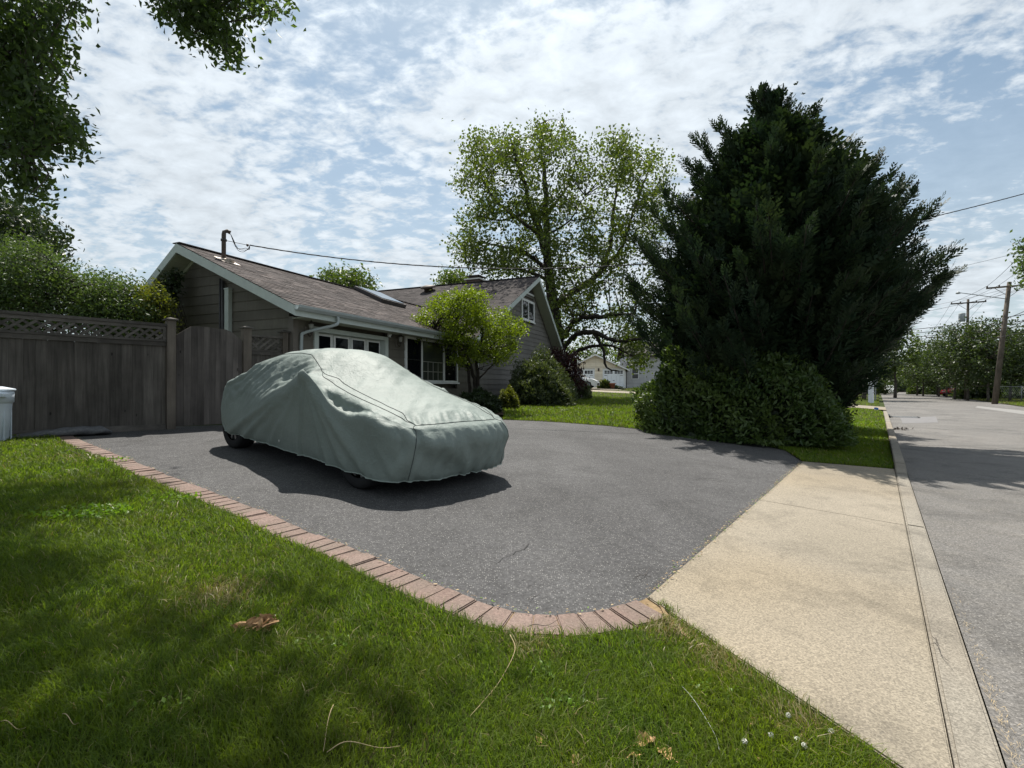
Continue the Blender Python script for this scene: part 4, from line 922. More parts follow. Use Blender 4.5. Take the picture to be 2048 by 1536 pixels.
def rug():
    V = []; Fc = []; n, m = 40, 18; rr = np.random.default_rng(3); dirv = unit(rb - ra); nv = np.array([-dirv[1], dirv[0]])
    for i in range(n):
        f = i / (n - 1); c = ra + (rb - ra) * f; hgt = .04 + .085 * math.sin(min(f * 1.15, 1) * math.pi * .62) ** 1.3; wdt = .15 + .06 * f
        if f > .93: hgt *= 1 - (f - .93) * 8
        for j in range(m):
            a = 2 * math.pi * j / m; x = math.cos(a); y = math.sin(a); sq = .75
            lx = wdt * math.copysign(abs(x) ** sq, x) + .012 * math.sin(f * 19 + a * 2); lz = hgt * (1 + math.copysign(abs(y) ** sq, y)) * .5 + .006 * math.sin(f * 31 + a * 3)
            p = c + nv * lx; V.append((p[0], p[1], gz(*c) + .01 + max(lz, 0)))
    for i in range(n - 1):
        for j in range(m): j2 = (j + 1) % m; Fc.append((i * m + j, i * m + j2, (i + 1) * m + j2, (i + 1) * m + j))
    Fc += [tuple(range(m))[::-1], tuple((n - 1) * m + j for j in range(m))]
    tag(obj('rolled_mat', mesh_py('rolled_mat', V, Fc, 'rug_fabric', True)), 'dark grey folded mat lying on the ground along the fence foot', 'mat')
rug()
# ------------------------------------------------------------------ trees, shrubs, hedges
def blob(rng, c, r, n, shell=.45):
    d = unit(rng.normal(size=(n, 3))); q = rng.uniform(shell, 1, n) ** .7
    return np.asarray(c) + d * q[:, None] * np.asarray(r)
def pxblob(rng, b, Zc, Zr, n):
    px, py, rx, ry = b; Zs = Zc + rng.uniform(-1, 1, n) * Zr; d = unit(rng.normal(size=(n, 2))) * np.sqrt(rng.uniform(.05, 1, n))[:, None]
    return np.stack([(px + d[:, 0] * rx - 1024) / 1000 * Zs, Zs, CAM_H + (773 - py - d[:, 1] * ry) / 1000 * Zs], 1)
def crown(par, clumps, per, sp, size, mat, rng, asp=.55, droop=0., spread=1., name='crown', flat=1.):
    n = len(clumps) * per; C = np.repeat(clumps, per, 0) + rng.normal(size=(n, 3)) * np.array([sp, sp, sp * flat])
    V, Fc = leaf_arrays(C, size, rng, asp, droop=droop, normal=np.array([0, 0, .8]), spread=spread)
    return obj(name, mesh_np(name, V - np.asarray(par.location), Fc, mat), par)
def curve3(P, n=5): return catmull(np.asarray(P, float), n)
def branches(par, leaders, clumps, mat, rng, name='branches', rt=(.03, .006), every=1, seg=5, pen=1.5):
    """leaders: (points, r0, r1); a twig from the nearest leader point out to each clump"""
    paths = []; S_, = [[]]
    for P, r0, r1 in leaders:
        c = curve3(P, 6); c[1:-1] += rng.normal(0, r0 * .15, (len(c) - 2, 3)); paths.append((c, np.linspace(r0, r1, len(c)))); S_.append(c[len(c) // 4:])
    L_ = np.concatenate(S_)
    for q in clumps[::every]:
        w = np.linalg.norm((L_ - q) * np.array([1, 1, 1.2]) + np.array([0, 0, .0]), axis=1) + np.maximum(L_[:, 2] - q[2] + .1, 0) * pen
        a = L_[np.argmin(w)]; m = (a + q) / 2 + rng.normal(0, .12, 3) * np.linalg.norm(q - a) * .6
        c = curve3([a, m, q], 3); ln = np.linalg.norm(q - a); paths.append((c, np.linspace(rt[0] * min(1, .4 + ln * .3), rt[1], len(c))))
    V, Fq_ = tube_arrays(paths, seg); return obj(name, mesh_np(name, V - np.asarray(par.location), quads_to_tris(Fq_), mat, True), par)
rgt = np.random.default_rng(21)
# --- sycamore behind the house
b_ = at(1122, 780, 28); b_[2] = gz(b_[0], b_[1])
syc = thing('sycamore_tree', 'tall spreading sycamore with airy light green crown behind the house gable', 'tree', tuple(b_))
def PX(pts, Z0, wob=0.): return [at(p[0], p[1], Z0 + (p[2] if len(p) > 2 else 0)) for p in pts]
trunk_pts = [tuple(b_)] + [tuple(v) for v in PX([(1118, 720), (1112, 650), (1102, 580), (1096, 525)], 28)]
tubes('trunk', [(curve3(trunk_pts), np.linspace(.42, .26, 21))], 'bark_dark', syc, seg=10)
syc.children[0].data.transform(Matrix.Translation(-Vector(b_)))
LD = [(PX([(1096, 530), (1082, 470, -.5), (1062, 420, -1), (1050, 370, -1.5), (1030, 310, -2), (1018, 265, -2)], 28), .22, .03),
 (PX([(1096, 530), (1093, 470), (1092, 400), (1088, 340, .5), (1080, 285, 1), (1092, 240, 1)], 28), .24, .03),
 (PX([(1108, 610), (1150, 582, 1), (1198, 545, 1.5), (1222, 480, 2), (1228, 420, 2), (1237, 360, 2.3), (1260, 300, 2.5)], 28), .24, .03),
 (PX([(1198, 545, 1.5), (1240, 500, 1), (1262, 440, 0), (1282, 380, 0), (1302, 330, 0)], 28), .15, .03),
 (PX([(1116, 690), (1150, 642, -1), (1200, 632, -2), (1268, 627, -3)], 28), .20, .07),
 (PX([(1118, 712), (1148, 672, -1), (1190, 665, -2), (1230, 682, -2.5), (1290, 676, -3)], 28), .19, .06),
 (PX([(1190, 665, -2), (1205, 700, -2), (1214, 735, -2.2), (1238, 742, -2.5)], 28), .10, .03),
 (PX([(1120, 735), (1160, 700, -1), (1215, 690, -1.5), (1260, 710, -2)], 28), .14, .03),
 (PX([(1096, 540), (1050, 505, .5), (1000, 492, 1), (945, 482, 1)], 28), .13, .03), (PX([(1098, 560), (1040, 538, 0), (985, 530, -.5), (940, 525, -1)], 28), .11, .02),
 (PX([(1082, 470, -.5), (1040, 440, 0), (990, 400, .5), (962, 350, 1), (950, 300, 1)], 28), .13, .03), (PX([(1062, 420, -1), (1005, 440, -1.5), (950, 430, -2)], 28), .08, .02),
 (PX([(1092, 430), (1130, 380, 1), (1150, 330, 1.5), (1145, 290, 1.5)], 28), .10, .02), (PX([(1093, 470), (1140, 440, -1), (1170, 390, -1.5)], 28), .08, .02)]
BL = [(985, 310, 50, 42), (958, 300, 25, 30), (955, 390, 42, 60), (1010, 380, 65, 70), (1050, 290, 50, 45), (1105, 265, 42, 32), (1090, 370, 70, 80), (1010, 465, 80, 60), (938, 485, 34, 32), (965, 520, 55, 22), (1060, 500, 60, 36), (1140, 320, 34, 55), (1150, 450, 55, 60), (1210, 315, 45, 45), (1295, 345, 45, 55), (1255, 315, 55, 38), (1240, 420, 70, 60), (1310, 420, 32, 50), (1190, 520, 60, 55), (1265, 520, 55, 60), (1150, 590, 50, 30), (1220, 600, 70, 40), (1200, 655, 90, 30), (1272, 668, 42, 26), (1268, 718, 26, 20), (1128, 630, 30, 44), (1100, 555, 42, 26), (1040, 540, 60, 14)]
cl = np.concatenate([pxblob(rgt, b, 28, 3.6, int(5 + b[2] * b[3] / 250)) for b in BL])
branches(syc, LD, cl, 'bark_dark', rgt, rt=(.028, .008), every=1, seg=4)
crown(syc, cl, 92, .35, .165, 'leaf_sycamore', rgt, .8)
# --- the big dark conifer
c0 = np.array([6.3, 11.7]); cz = gz(*c0)
con = thing('conifer_tree', 'huge dark green cypress conifer with feathery windswept boughs beside the street', 'tree', (c0[0], c0[1], cz))
yl = np.array([165, 200, 250, 300, 400, 500, 600, 700, 800, 880]); xl = np.array([1526, 1524, 1516, 1484, 1394, 1318, 1300, 1312, 1340, 1370]); xr = np.array([1527, 1531, 1548, 1600, 1715, 1775, 1775, 1700, 1655, 1630])
def RL(h):
    y = 773 - (h - CAM_H) / 11.7 * 1000; return (c0[0] - (np.interp(y, yl, xl) - 1024) / 1000 * 11.7, (np.interp(y, yl, xr) - 1024) / 1000 * 11.7 - c0[0])
apex = at(1527, 168, 11.7)
def spray_arrays(O, D, L_, rng, nleaf=13, w=.030):
    """flat feathery sprays: thin leaflets both sides of an axis"""
    n = len(O); U_ = unit(np.cross(D, rng.normal(size=(n, 3)) * .6 + np.array([0, 0, 1.])))          # in-plane sideways
    k = np.arange(nleaf); f = (k + .5) / nleaf; sg = np.where(k % 2 == 0, 1., -1.)
    base = O[:, None] + D[:, None] * (L_[:, None, None] * f[None, :, None] * .9)
    ln = (L_[:, None] * .48 * (1.05 - f[None] * .75)) * rng.uniform(.7, 1.25, (n, nleaf))
    d = unit(D[:, None] * .85 + U_[:, None] * (sg * .62)[None, :, None] + rng.normal(size=(n, nleaf, 3)) * .16)
    tip = base + d * ln[..., None]; wv = np.cross(d, np.cross(D, U_)[:, None]) * (w * .5)
    midp = base * .55 + tip * .45
    V = np.stack([base, midp + wv, tip, midp - wv], 2).reshape(-1, 3); i = (np.arange(n * nleaf) * 4)[:, None]
    return V, np.concatenate([i + np.array([[0, 1, 2]]), i + np.array([[0, 2, 3]])])
def conifer():
    rng = np.random.default_rng(4); O, D, Ls = [], [], []; bp = []
    tips = []
    for k_ in range(640):
        h = cz + .25 + (apex[2] - cz - .5) * rng.uniform(0, 1) ** 1.12; az = rng.uniform(0, 2 * np.pi); l, r = RL(h); ca = math.cos(az)
        R_ = (l if ca < 0 else r) * abs(ca) ** 1 + (min(l, r) * .95) * (1 - abs(ca)); R_ = (l * (1 - ca) / 2 + r * (1 + ca) / 2) * (.0 + abs(ca)) + (1 - abs(ca)) * min(2.9, .5 * (l + r) * .95)
        R_ *= rng.uniform(.58, .95); tip = np.array([c0[0] + R_ * ca, c0[1] + R_ * math.sin(az) * (1.4 if math.sin(az) > 0 else 1), h]); tips.append((tip, R_, None))
    for k_ in range(26):                                        # the leading shoot
        hh_ = apex[2] - 1.5 * (k_ / 26) ** 1.2; az = k_ * 2.4; R_ = .05 + .26 * (k_ / 26); tips.append((np.array([apex[0] + R_ * math.cos(az), apex[1] + R_ * math.sin(az), hh_]), .55, 3))
    for k_ in range(170):                                       # long plumes standing out of the outline
        h = cz + .8 + (apex[2] - cz - 2.1) * rng.uniform(0, 1) ** 1.0; az = rng.uniform(0, 2 * np.pi); l, r = RL(h); ca = math.cos(az)
        R_ = ((l * (1 - ca) / 2 + r * (1 + ca) / 2) * abs(ca) + (1 - abs(ca)) * min(2.9, .5 * (l + r) * .95)) * rng.uniform(1.0, 1.16) + .12; tips.append((np.array([c0[0] + R_ * ca, c0[1] + R_ * math.sin(az), h + .25]), R_, 2))
    for (px, py, dz_) in ((1548, 195, 0), (1512, 192, 0), (1635, 213, -.3), (1640, 250, .4), (1600, 235, 0), (1700, 290, .2), (1712, 300, -.6), (1812, 365, -.2), (1815, 395, .5), (1800, 385, -.8), (1818, 448, 0), (1842, 498, -.3), (1850, 505, .6), (1912, 545, -.2), (1890, 552, .3), (1872, 588, -.6), (1850, 592, .4), (1830, 600, 0), (1400, 285, 0), (1440, 258, 0), (1335, 390, -.5), (1300, 420, .3), (1272, 480, -.4), (1262, 560, .4), (1455, 270, .5), (1380, 330, -.5), (1745, 330, .3), (1780, 470, -.6), (1805, 520, .5), (1790, 420, .2), (1262, 640, -.3), (1275, 600, .6)):
        tip = at(px, py, 11.5 + dz_); tips.append((tip, np.linalg.norm(tip[:2] - c0), 1))
    for tip, R_, sp in tips:
        a = np.array([c0[0], c0[1], max(tip[2] - R_ * rng.uniform(.45, .8), cz + .15)]); a[:2] += (tip[:2] - c0) * (.12 if sp != 3 else .7)
        m = (a + tip) / 2 + np.array([0, 0, -.10 * R_]); c = curve3([a, m, tip], 8); bp.append((c, np.linspace(.03 + .008 * R_, .006, len(c))))
        n = int((30 if sp is None else 64 if sp == 1 else 40) * (.4 + R_ / 2.8)); f = 1 - (1 - rng.uniform(.0, 1., n)) ** 1. * .62; f = np.clip(f, .35, 1); ii = f * (len(c) - 1); i0 = np.minimum(ii.astype(int), len(c) - 2); P = c[i0] + (c[i0 + 1] - c[i0]) * (ii - i0)[:, None]
        T = unit(c[i0 + 1] - c[i0]); sd = rng.normal(size=(n, 3)) * np.array([1, 1, .55]); wid = (1.05 - f)[:, None] * (.75 if sp is None else .40) + .03
        O.append(P + sd * wid * .34); D.append(unit(T * 1.0 + unit(sd) * .55 + np.array([.14, -.02, .30]))); Ls.append(rng.uniform(.30, .62, n) * (1.1 - .45 * f) * min(1, .38 + R_ / 2.6) * (.55 if sp == 3 else 1))
    O, D, Ls = np.concatenate(O), np.concatenate(D), np.concatenate(Ls); V, Fc = spray_arrays(O, D, Ls, rng, 10, .036)
    lo = np.array([c0[0], c0[1], cz]); obj('foliage', mesh_np('foliage', V - lo, Fc, 'leaf_conifer'), con)
    tr = curve3([(c0[0], c0[1], cz - .1), (c0[0] + .05, c0[1], 3.), (c0[0] - .1, c0[1], 6.), tuple(apex - np.array([0, 0, .2]))], 6)
    tubes('trunk', [(tr - lo, np.linspace(.26, .02, len(tr)))], 'bark_dark', con, seg=8)
    Vb, Fb_ = tube_arrays(bp, 4); obj('branches', mesh_np('branches', Vb - lo, quads_to_tris(Fb_), 'bark_dark', True), con)
    # dense shaded inner growth
    n = 5200; h = cz + .2 + (apex[2] - cz - 1.6) * rng.uniform(0, 1, n) ** 1.1; az = rng.uniform(0, 2 * np.pi, n); ca = np.cos(az); l, r = RL(h)
    R_ = np.where(ca < 0, l, r) * np.abs(ca) + (1 - np.abs(ca)) * np.minimum(2.6, .45 * (l + r)); R_ = R_ * np.sqrt(rng.uniform(.15, .62, n))
    dd = unit(np.stack([ca, np.sin(az), rng.uniform(.2, 1.0, n)], 1) + rng.normal(0, .3, (n, 3)))
    V, Fc = spray_arrays(np.stack([c0[0] + R_ * ca, c0[1] + R_ * np.sin(az), h], 1), dd, rng.uniform(.5, .8, n), rng, 9, .09); obj('inner_foliage', mesh_np('inner_foliage', V - lo, Fc, 'leaf_conifer'), con)
conifer()
con2 = copy_tree(con); con2.location = (8.7, 15.4, gz(8.7, 15.4)); con2.scale = (.57, .57, .68); con2.rotation_euler = (0, 0, 2.2); con2['label'] = 'smaller dark conifer half hidden behind the huge one further along the verge'
# --- yew hedge in front of it
def mound(name, label, cat, centre, R3, rot, n, size, mat, rng, asp=.4, sup=2.6, shoot=.10, ncore=None, group=None, zfloor=0., top=.0):
    cx_, cy_ = centre; z0 = gz(cx_, cy_); t = thing(name, label, cat, (cx_, cy_, z0), 0, group)
    d = unit(rng.normal(size=(n, 3))); d[:, 2] = np.abs(d[:, 2]) * np.where(rng.uniform(size=n) < .9, 1, -.2)
    p = d / (np.abs(d) ** sup).sum(1, keepdims=True) ** (1 / sup)
    lump = 1 + .09 * np.sin(p[:, 0] * 5 + 1) * np.cos(p[:, 1] * 6) + .07 * np.sin(p[:, 2] * 7 + p[:, 0] * 8) + .05 * np.sin(p[:, 0] * 17 + p[:, 2] * 13 + p[:, 1] * 15)
    rr = (1 - np.abs(rng.normal(0, .09, n))) * lump; q = p * np.asarray(R3) * rr[:, None]; q[:, 2] = np.maximum(q[:, 2], .02 + rng.uniform(0, .05, n))
    c, s = math.cos(rot), math.sin(rot); ax = unit(d * np.array([1, 1, .8]) + np.array([0, 0, .35])); rotf = lambda v: np.stack([v[:, 0] * c - v[:, 1] * s, v[:, 0] * s + v[:, 1] * c, v[:, 2]], 1)
    V, Fc = leaf_arrays(rotf(q), size, rng, asp, axis=rotf(ax) * 1.3, normal=rotf(d), spread=1.)
    obj('foliage', mesh_np('foliage', V, Fc, mat), t)
    st = []
    for k_ in range(14):
        a = rng.uniform(0, 6.28); e = np.array([math.cos(a) * R3[0] * .6, math.sin(a) * R3[1] * .6, R3[2] * rng.uniform(.5, .8)]); e = rotf(e[None])[0]
        st.append((curve3([(e[0] * .15, e[1] * .15, 0), tuple(e * np.array([.5, .5, .55])), tuple(e)], 4), np.linspace(.025, .006, 9)))
    Vb, Fb_ = tube_arrays(st, 5); obj('stems', mesh_np('stems', Vb, quads_to_tris(Fb_), 'bark_dark', True), t)
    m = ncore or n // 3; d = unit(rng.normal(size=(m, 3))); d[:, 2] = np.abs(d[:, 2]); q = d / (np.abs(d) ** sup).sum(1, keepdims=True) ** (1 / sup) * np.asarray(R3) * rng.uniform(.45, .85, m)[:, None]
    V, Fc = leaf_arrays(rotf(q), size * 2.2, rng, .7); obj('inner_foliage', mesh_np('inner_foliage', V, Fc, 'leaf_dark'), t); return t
mound('yew_hedge', 'rounded dense green yew hedge below the dark conifer at the driveway edge', 'hedge', (4.75, 10.75), (2.0, 1.05, 1.95), math.radians(-30), 30000, .12, 'leaf_hedge', rgt, asp=.36, ncore=9000)
# --- the small bright tree by the picture window
mt = np.array([-1.12, 14.7]); mz = gz(*mt)
map_ = thing('ornamental_tree', 'small ornamental tree with bright yellow green crown in front of the house window', 'tree', (mt[0], mt[1], mz))
LD = [(np.array([(mt[0], mt[1], mz), (mt[0] + .02, mt[1], 1.4), *PX([(935, 715), (905, 680, -.3), (870, 655, -.5)], 14.7)]), .075, .015), (np.array([(mt[0] + .1, mt[1] + .1, mz), (mt[0] + .12, mt[1], 1.4), *PX([(955, 710), (965, 660, .2), (950, 610, .3)], 14.7)]), .065, .015),
 (np.array([(mt[0] - .08, mt[1], mz), *PX([(936, 735), (930, 700, .5), (915, 640, .7)], 14.7)]), .06, .012), (np.array(PX([(952, 725), (985, 690, .2), (1015, 665, .3), (1035, 655)], 14.7)), .045, .01), (np.array(PX([(955, 760), (985, 730, .4), (1020, 700, .4)], 14.7)), .03, .008)]
BL = [(905, 605, 45, 22), (945, 605, 45, 22), (930, 590, 30, 12), (875, 635, 40, 20), (845, 640, 18, 10), (920, 640, 60, 26), (975, 630, 45, 22), (1010, 655, 36, 24), (1030, 660, 18, 14), (890, 665, 45, 18), (950, 670, 60, 24), (1000, 690, 35, 20), (925, 695, 45, 16), (970, 708, 40, 14), (838, 682, 10, 4), (925, 722, 22, 10), (1000, 715, 20, 12)]
cl = np.concatenate([pxblob(rgt, b, 14.7, 1.15, int(6 + b[2] * b[3] / 34)) for b in BL])
branches(map_, LD, cl, 'bark_dark', rgt, rt=(.016, .004)); crown(map_, cl, 42, .10, .085, 'leaf_maple', rgt, .5, flat=.6)
# --- shrubs along the house
mound('evergreen_shrub', 'loose grey green shrub against the gable wall right of the small tree', 'shrub', (1.0, 18.4), (1.45, 1.2, 1.95), .9, 9000, .14, 'leaf_shrub', rgt, asp=.25, sup=1.7)
mound('golden_shrub', 'small rounded yellow green shrub at the lawn corner of the bed', 'shrub', (-.12, 15.9), (.36, .36, .66), 0, 2600, .07, 'leaf_bush_yellow', rgt, asp=.5, sup=2.3)
mound('dark_shrub', 'low dark leafy shrub beside the driveway under the small tree', 'shrub', (-.95, 14.0), (.75, .45, .6), .9, 3000, .14, 'leaf_dark', rgt, asp=.35, sup=2.2)
mound('feathery_shrub', 'dark shrub with drooping feathery leaves at far end of the bed', 'shrub', (3.05, 24.8), (.9, .8, 1.05), .9, 5000, .22, 'leaf_shrub', rgt, asp=.18, sup=2.0)
mound('ivy_clump', 'pale speckled shrub under the gable window', 'shrub', (2.0, 21.6), (.9, .7, 1.15), .9, 4000, .12, 'leaf_shrub', rgt, asp=.5, sup=2.0)
rm = np.array([2.55, 23.2]); rz_ = gz(*rm); red = thing('red_maple', 'dark red leaved small maple at the right corner of the house', 'tree', (rm[0], rm[1], rz_))
cl = np.concatenate([pxblob(rgt, b, 23.2, 1.0, n) for b, n in (((1118, 718, 30, 18), 36), ((1140, 730, 22, 26), 36), ((1125, 755, 25, 20), 24), ((1100, 745, 20, 16), 18), ((1155, 765, 14, 14), 12))])
branches(red, [(np.array([(rm[0], rm[1], rz_), *PX([(1128, 770), (1125, 745), (1115, 720)], 23.2)]), .06, .015), (np.array([(rm[0], rm[1], rz_), *PX([(1135, 765), (1145, 740)], 23.2)]), .05, .015)], cl, 'bark_dark', rgt, rt=(.015, .004)); crown(red, cl, 26, .17, .13, 'leaf_red', rgt, .5)
# --- foliage behind the fence
def px_tree(name, label, cat, base, BL, Zc, Zr, per, sp, size, mat, rng, dens=90, trunk=.12, group=None, bark='bark_dark', lead=None, asp=.55, droop=0., twig=(.02, .005)):
    t = thing(name, label, cat, (base[0], base[1], gz(*base)), 0, group); lo = np.array(t.location)
    cl = np.concatenate([pxblob(rng, b, Zc, Zr, max(4, int(b[2] * b[3] / dens))) for b in BL]); top = cl.mean(0)
    ld = lead or [(np.array([lo, lo * .6 + top * .4 + np.array([0, 0, -.2]), top]), trunk, trunk * .3)] + [(np.array([lo * .55 + top * .45, (lo * .5 + top * .5) * .5 + q * .5, q]), trunk * .5, trunk * .12) for q in cl[:: max(1, len(cl) // 9)]]
    branches(t, ld, cl, bark, rng, rt=twig, seg=4); crown(t, cl, per, sp, size, mat, rng, asp, droop); return t
px_tree('garden_bush', 'tall glossy mid green bush rising behind the lattice fence', 'bush', (-9.4, 10.9), [(60, 575, 85, 52), (15, 545, 50, 48), (30, 500, 34, 26), (78, 512, 26, 22), (140, 590, 80, 50), (40, 620, 60, 50), (105, 555, 45, 30), (0, 600, 60, 80), (180, 600, 50, 45), (-60, 580, 70, 80)], 10.6, .9, 44, .14, .068, 'leaf_bush', rgt, 40, .08, asp=.5)
px_tree('garden_bush', 'rounded leafy bush behind the fence next to the house gable', 'bush', (-7.6, 10.4), [(215, 600, 60, 40), (260, 610, 50, 38), (235, 640, 80, 30), (180, 640, 50, 30), (215, 565, 12, 20), (255, 570, 8, 14)], 10.2, .6, 42, .13, .066, 'leaf_bush', rgt, 38, .06, asp=.5)
px_tree('golden_bush', 'yellow tinged bush behind the tall fence post touching the eave', 'bush', (-7.0, 10.15), [(300, 592, 26, 18), (312, 615, 26, 24), (325, 645, 22, 18), (345, 655, 16, 8)], 10.0, .3, 26, .09, .07, 'leaf_bush_yellow', rgt, 24, .04, asp=.5)
px_tree('background_tree', 'dark leafy tree high behind the fence at the left edge', 'tree', (-15.5, 14.5), [(20, 440, 55, 40), (60, 480, 45, 40), (100, 490, 30, 24), (-40, 460, 60, 70), (30, 500, 70, 30)], 14.2, 1.2, 30, .2, .13, 'leaf_dark', rgt, 36, .15)
vine = px_tree('climbing_vine', 'dark vine climbing the gable wall below the eave', 'vine', (-6.25, 10.75), [(345, 560, 10, 14), (335, 580, 14, 16), (322, 600, 14, 14), (340, 600, 8, 10)], 10.75, .1, 16, .07, .10, 'leaf_dark', rgt, 10, .02)
px_tree('background_tree', 'light green tree crown showing above the left roof ridge', 'tree', (-11.5, 36), [(690, 562, 45, 14), (660, 560, 20, 8), (715, 568, 30, 14), (690, 590, 60, 20)], 36, 2, 26, .35, .26, 'leaf_far', rgt, 14, .2)
px_tree('background_tree', 'leafy treetop beside the chimney above the dark roof', 'tree', (-4.4, 38), [(905, 556, 22, 10), (890, 565, 14, 8), (925, 570, 26, 12)], 38, 1.5, 26, .35, .26, 'leaf_far', rgt, 10, .2)
bare = thing('bare_tree', 'leafless tree with thin grey twigs behind the roof valley', 'tree', (-8.9, 40, gz(-8.9, 40)))
def bare_twigs():
    rng = np.random.default_rng(8); paths = []; lo = np.array(bare.location)
    def grow(p, d, L_, r, dep):
        q = p + d * L_; paths.append((curve3([p, (p + q) / 2 + rng.normal(0, .05 * L_, 3), q], 3), np.linspace(r, r * .6, 7)))
        if dep == 0: return
        for _ in range(3 if dep > 1 else 4): grow(p + d * L_ * rng.uniform(.55, 1), unit(d + rng.normal(0, .45, 3) + np.array([0, 0, .15])), L_ * rng.uniform(.55, .8), r * .55, dep - 1)
    for k_ in range(4): grow(lo + np.array([0, 0, .0]), unit(np.array([rng.normal(0, .3), rng.normal(0, .3), 1.2])), 3.4, .12, 5)
    V, Fq_ = tube_arrays(paths, 3); obj('branches', mesh_np('branches', V - lo, quads_to_tris(Fq_), 'bark_pale', True), bare)
bare_twigs()
# --- the near tree at left whose boughs hang into the picture
nb = np.array([-7.4, 3.3]); nz = gz(*nb)
near = thing('shade_tree', 'large broadleaf tree whose dark boughs hang in at the upper left', 'tree', (nb[0], nb[1], nz))
BLn = [((20, 50, 60, 60), 5.2, 40), ((70, 110, 50, 60), 5.2, 38), ((30, 190, 60, 70), 5.0, 46), ((75, 235, 45, 45), 5.0, 30), ((100, 260, 32, 24), 5.1, 20), ((142, 281, 22, 8), 5.1, 7), ((40, 300, 50, 40), 5.0, 26), ((40, 355, 38, 22), 5.0, 16), ((62, 388, 16, 8), 5.0, 5), ((95, 20, 38, 28), 5.3, 20), ((138, 8, 18, 14), 5.3, 7), ((-60, 150, 70, 180), 5.2, 60),
 ((370, 14, 52, 20), 5.2, 24), ((410, 50, 34, 26), 5.2, 20), ((445, 76, 18, 22), 5.2, 9), ((456, 100, 9, 10), 5.2, 3), ((480, 4, 60, 13), 5.3, 18), ((550, 6, 20, 10), 5.3, 6), ((420, -40, 120, 40), 5.3, 60), ((330, 10, 20, 14), 5.2, 6)]
cln = np.concatenate([pxblob(rgt, b, z, .45, max(3, int(n * .78))) for b, z, n in BLn])
over = np.concatenate([blob(rgt, c, r, n, .2) for c, r, n in (((-5.6, 4.4, 7.6), (2.2, 2.0, 1.5), 75), ((-2.3, 6.1, 9.0), (1.4, 1.0, .9), 42), ((-4.5, 6.7, 9.4), (1.5, 1.2, 1.0), 40), ((-4.6, 8.9, 10.4), (1.3, .8, .8), 46), ((-7.5, 7.6, 8.8), (1.6, 1.3, 1.2), 60), ((-3.2, 3.4, 7.5), (1.6, 1.4, 1.1), 70), ((-7.5, 2.5, 7.5), (2.6, 2.6, 2.), 110), ((-2.5, 1.2, 7.2), (2.0, 1.6, 1.1), 90), ((-6, -1., 7.4), (2.4, 2.2, 1.6), 100), ((.4, .2, 7.8), (2.0, 1.6, .9), 60), ((-1.5, -2.5, 8.), (2.4, 2.2, 1.2), 80), ((-4.5, -3.8, 8.2), (2.6, 2.2, 1.3), 80))])  # unseen crown overhead casts lawn shade; its rear spread added to dim sky light
LDn = [(np.array([(nb[0], nb[1], nz), (nb[0] + .1, nb[1], 2.2), (nb[0] + .3, nb[1] + .2, 4.2), (-6.6, 3.9, 6.2)]), .30, .14), (np.array([(-6.9, 3.5, 4.8), (-5.6, 4.6, 6.3), (-4.2, 5.4, 7.6), (-2.4, 6., 8.6), (-.5, 5.8, 8.6)]), .13, .03), (np.array([(-6.6, 3.9, 6.2), (-5.9, 5.2, 7.8), (-4.8, 6.8, 9.2), (-4.6, 8.6, 10.2)]), .11, .03),
 (np.array([(-6.9, 3.5, 4.6), (-5.4, 3., 6.2), (-3.4, 2.6, 7.0), (-1.0, 1.6, 7.4)]), .12, .03), (np.array([(-7.0, 3.4, 4.2), (-6.8, 4.4, 4.6), (-6.0, 5., 4.6), tuple(at(60, 200, 5.1))]), .07, .015), (np.array([(-6.9, 3.6, 3.8), (-6.4, 4.6, 3.9), tuple(at(60, 300, 5.0))]), .05, .012), (np.array([(-4.2, 5.4, 7.6), (-3.4, 5.3, 6.6), tuple(at(410, -60, 5.2)), tuple(at(420, 40, 5.2))]), .05, .008), (np.array([(-7.2, 3.2, 5), (-7.4, .5, 6.6), (-6.4, -1.4, 7.4)]), .11, .03)]
branches(near, LDn, np.concatenate([cln, over]), 'bark', rgt, rt=(.018, .004), seg=4, pen=0)
crown(near, cln, 38, .095, .072, 'leaf_near', rgt, .55, droop=.7); crown(near, over, 66, .22, .11, 'leaf_near', rgt, .6, droop=.4)
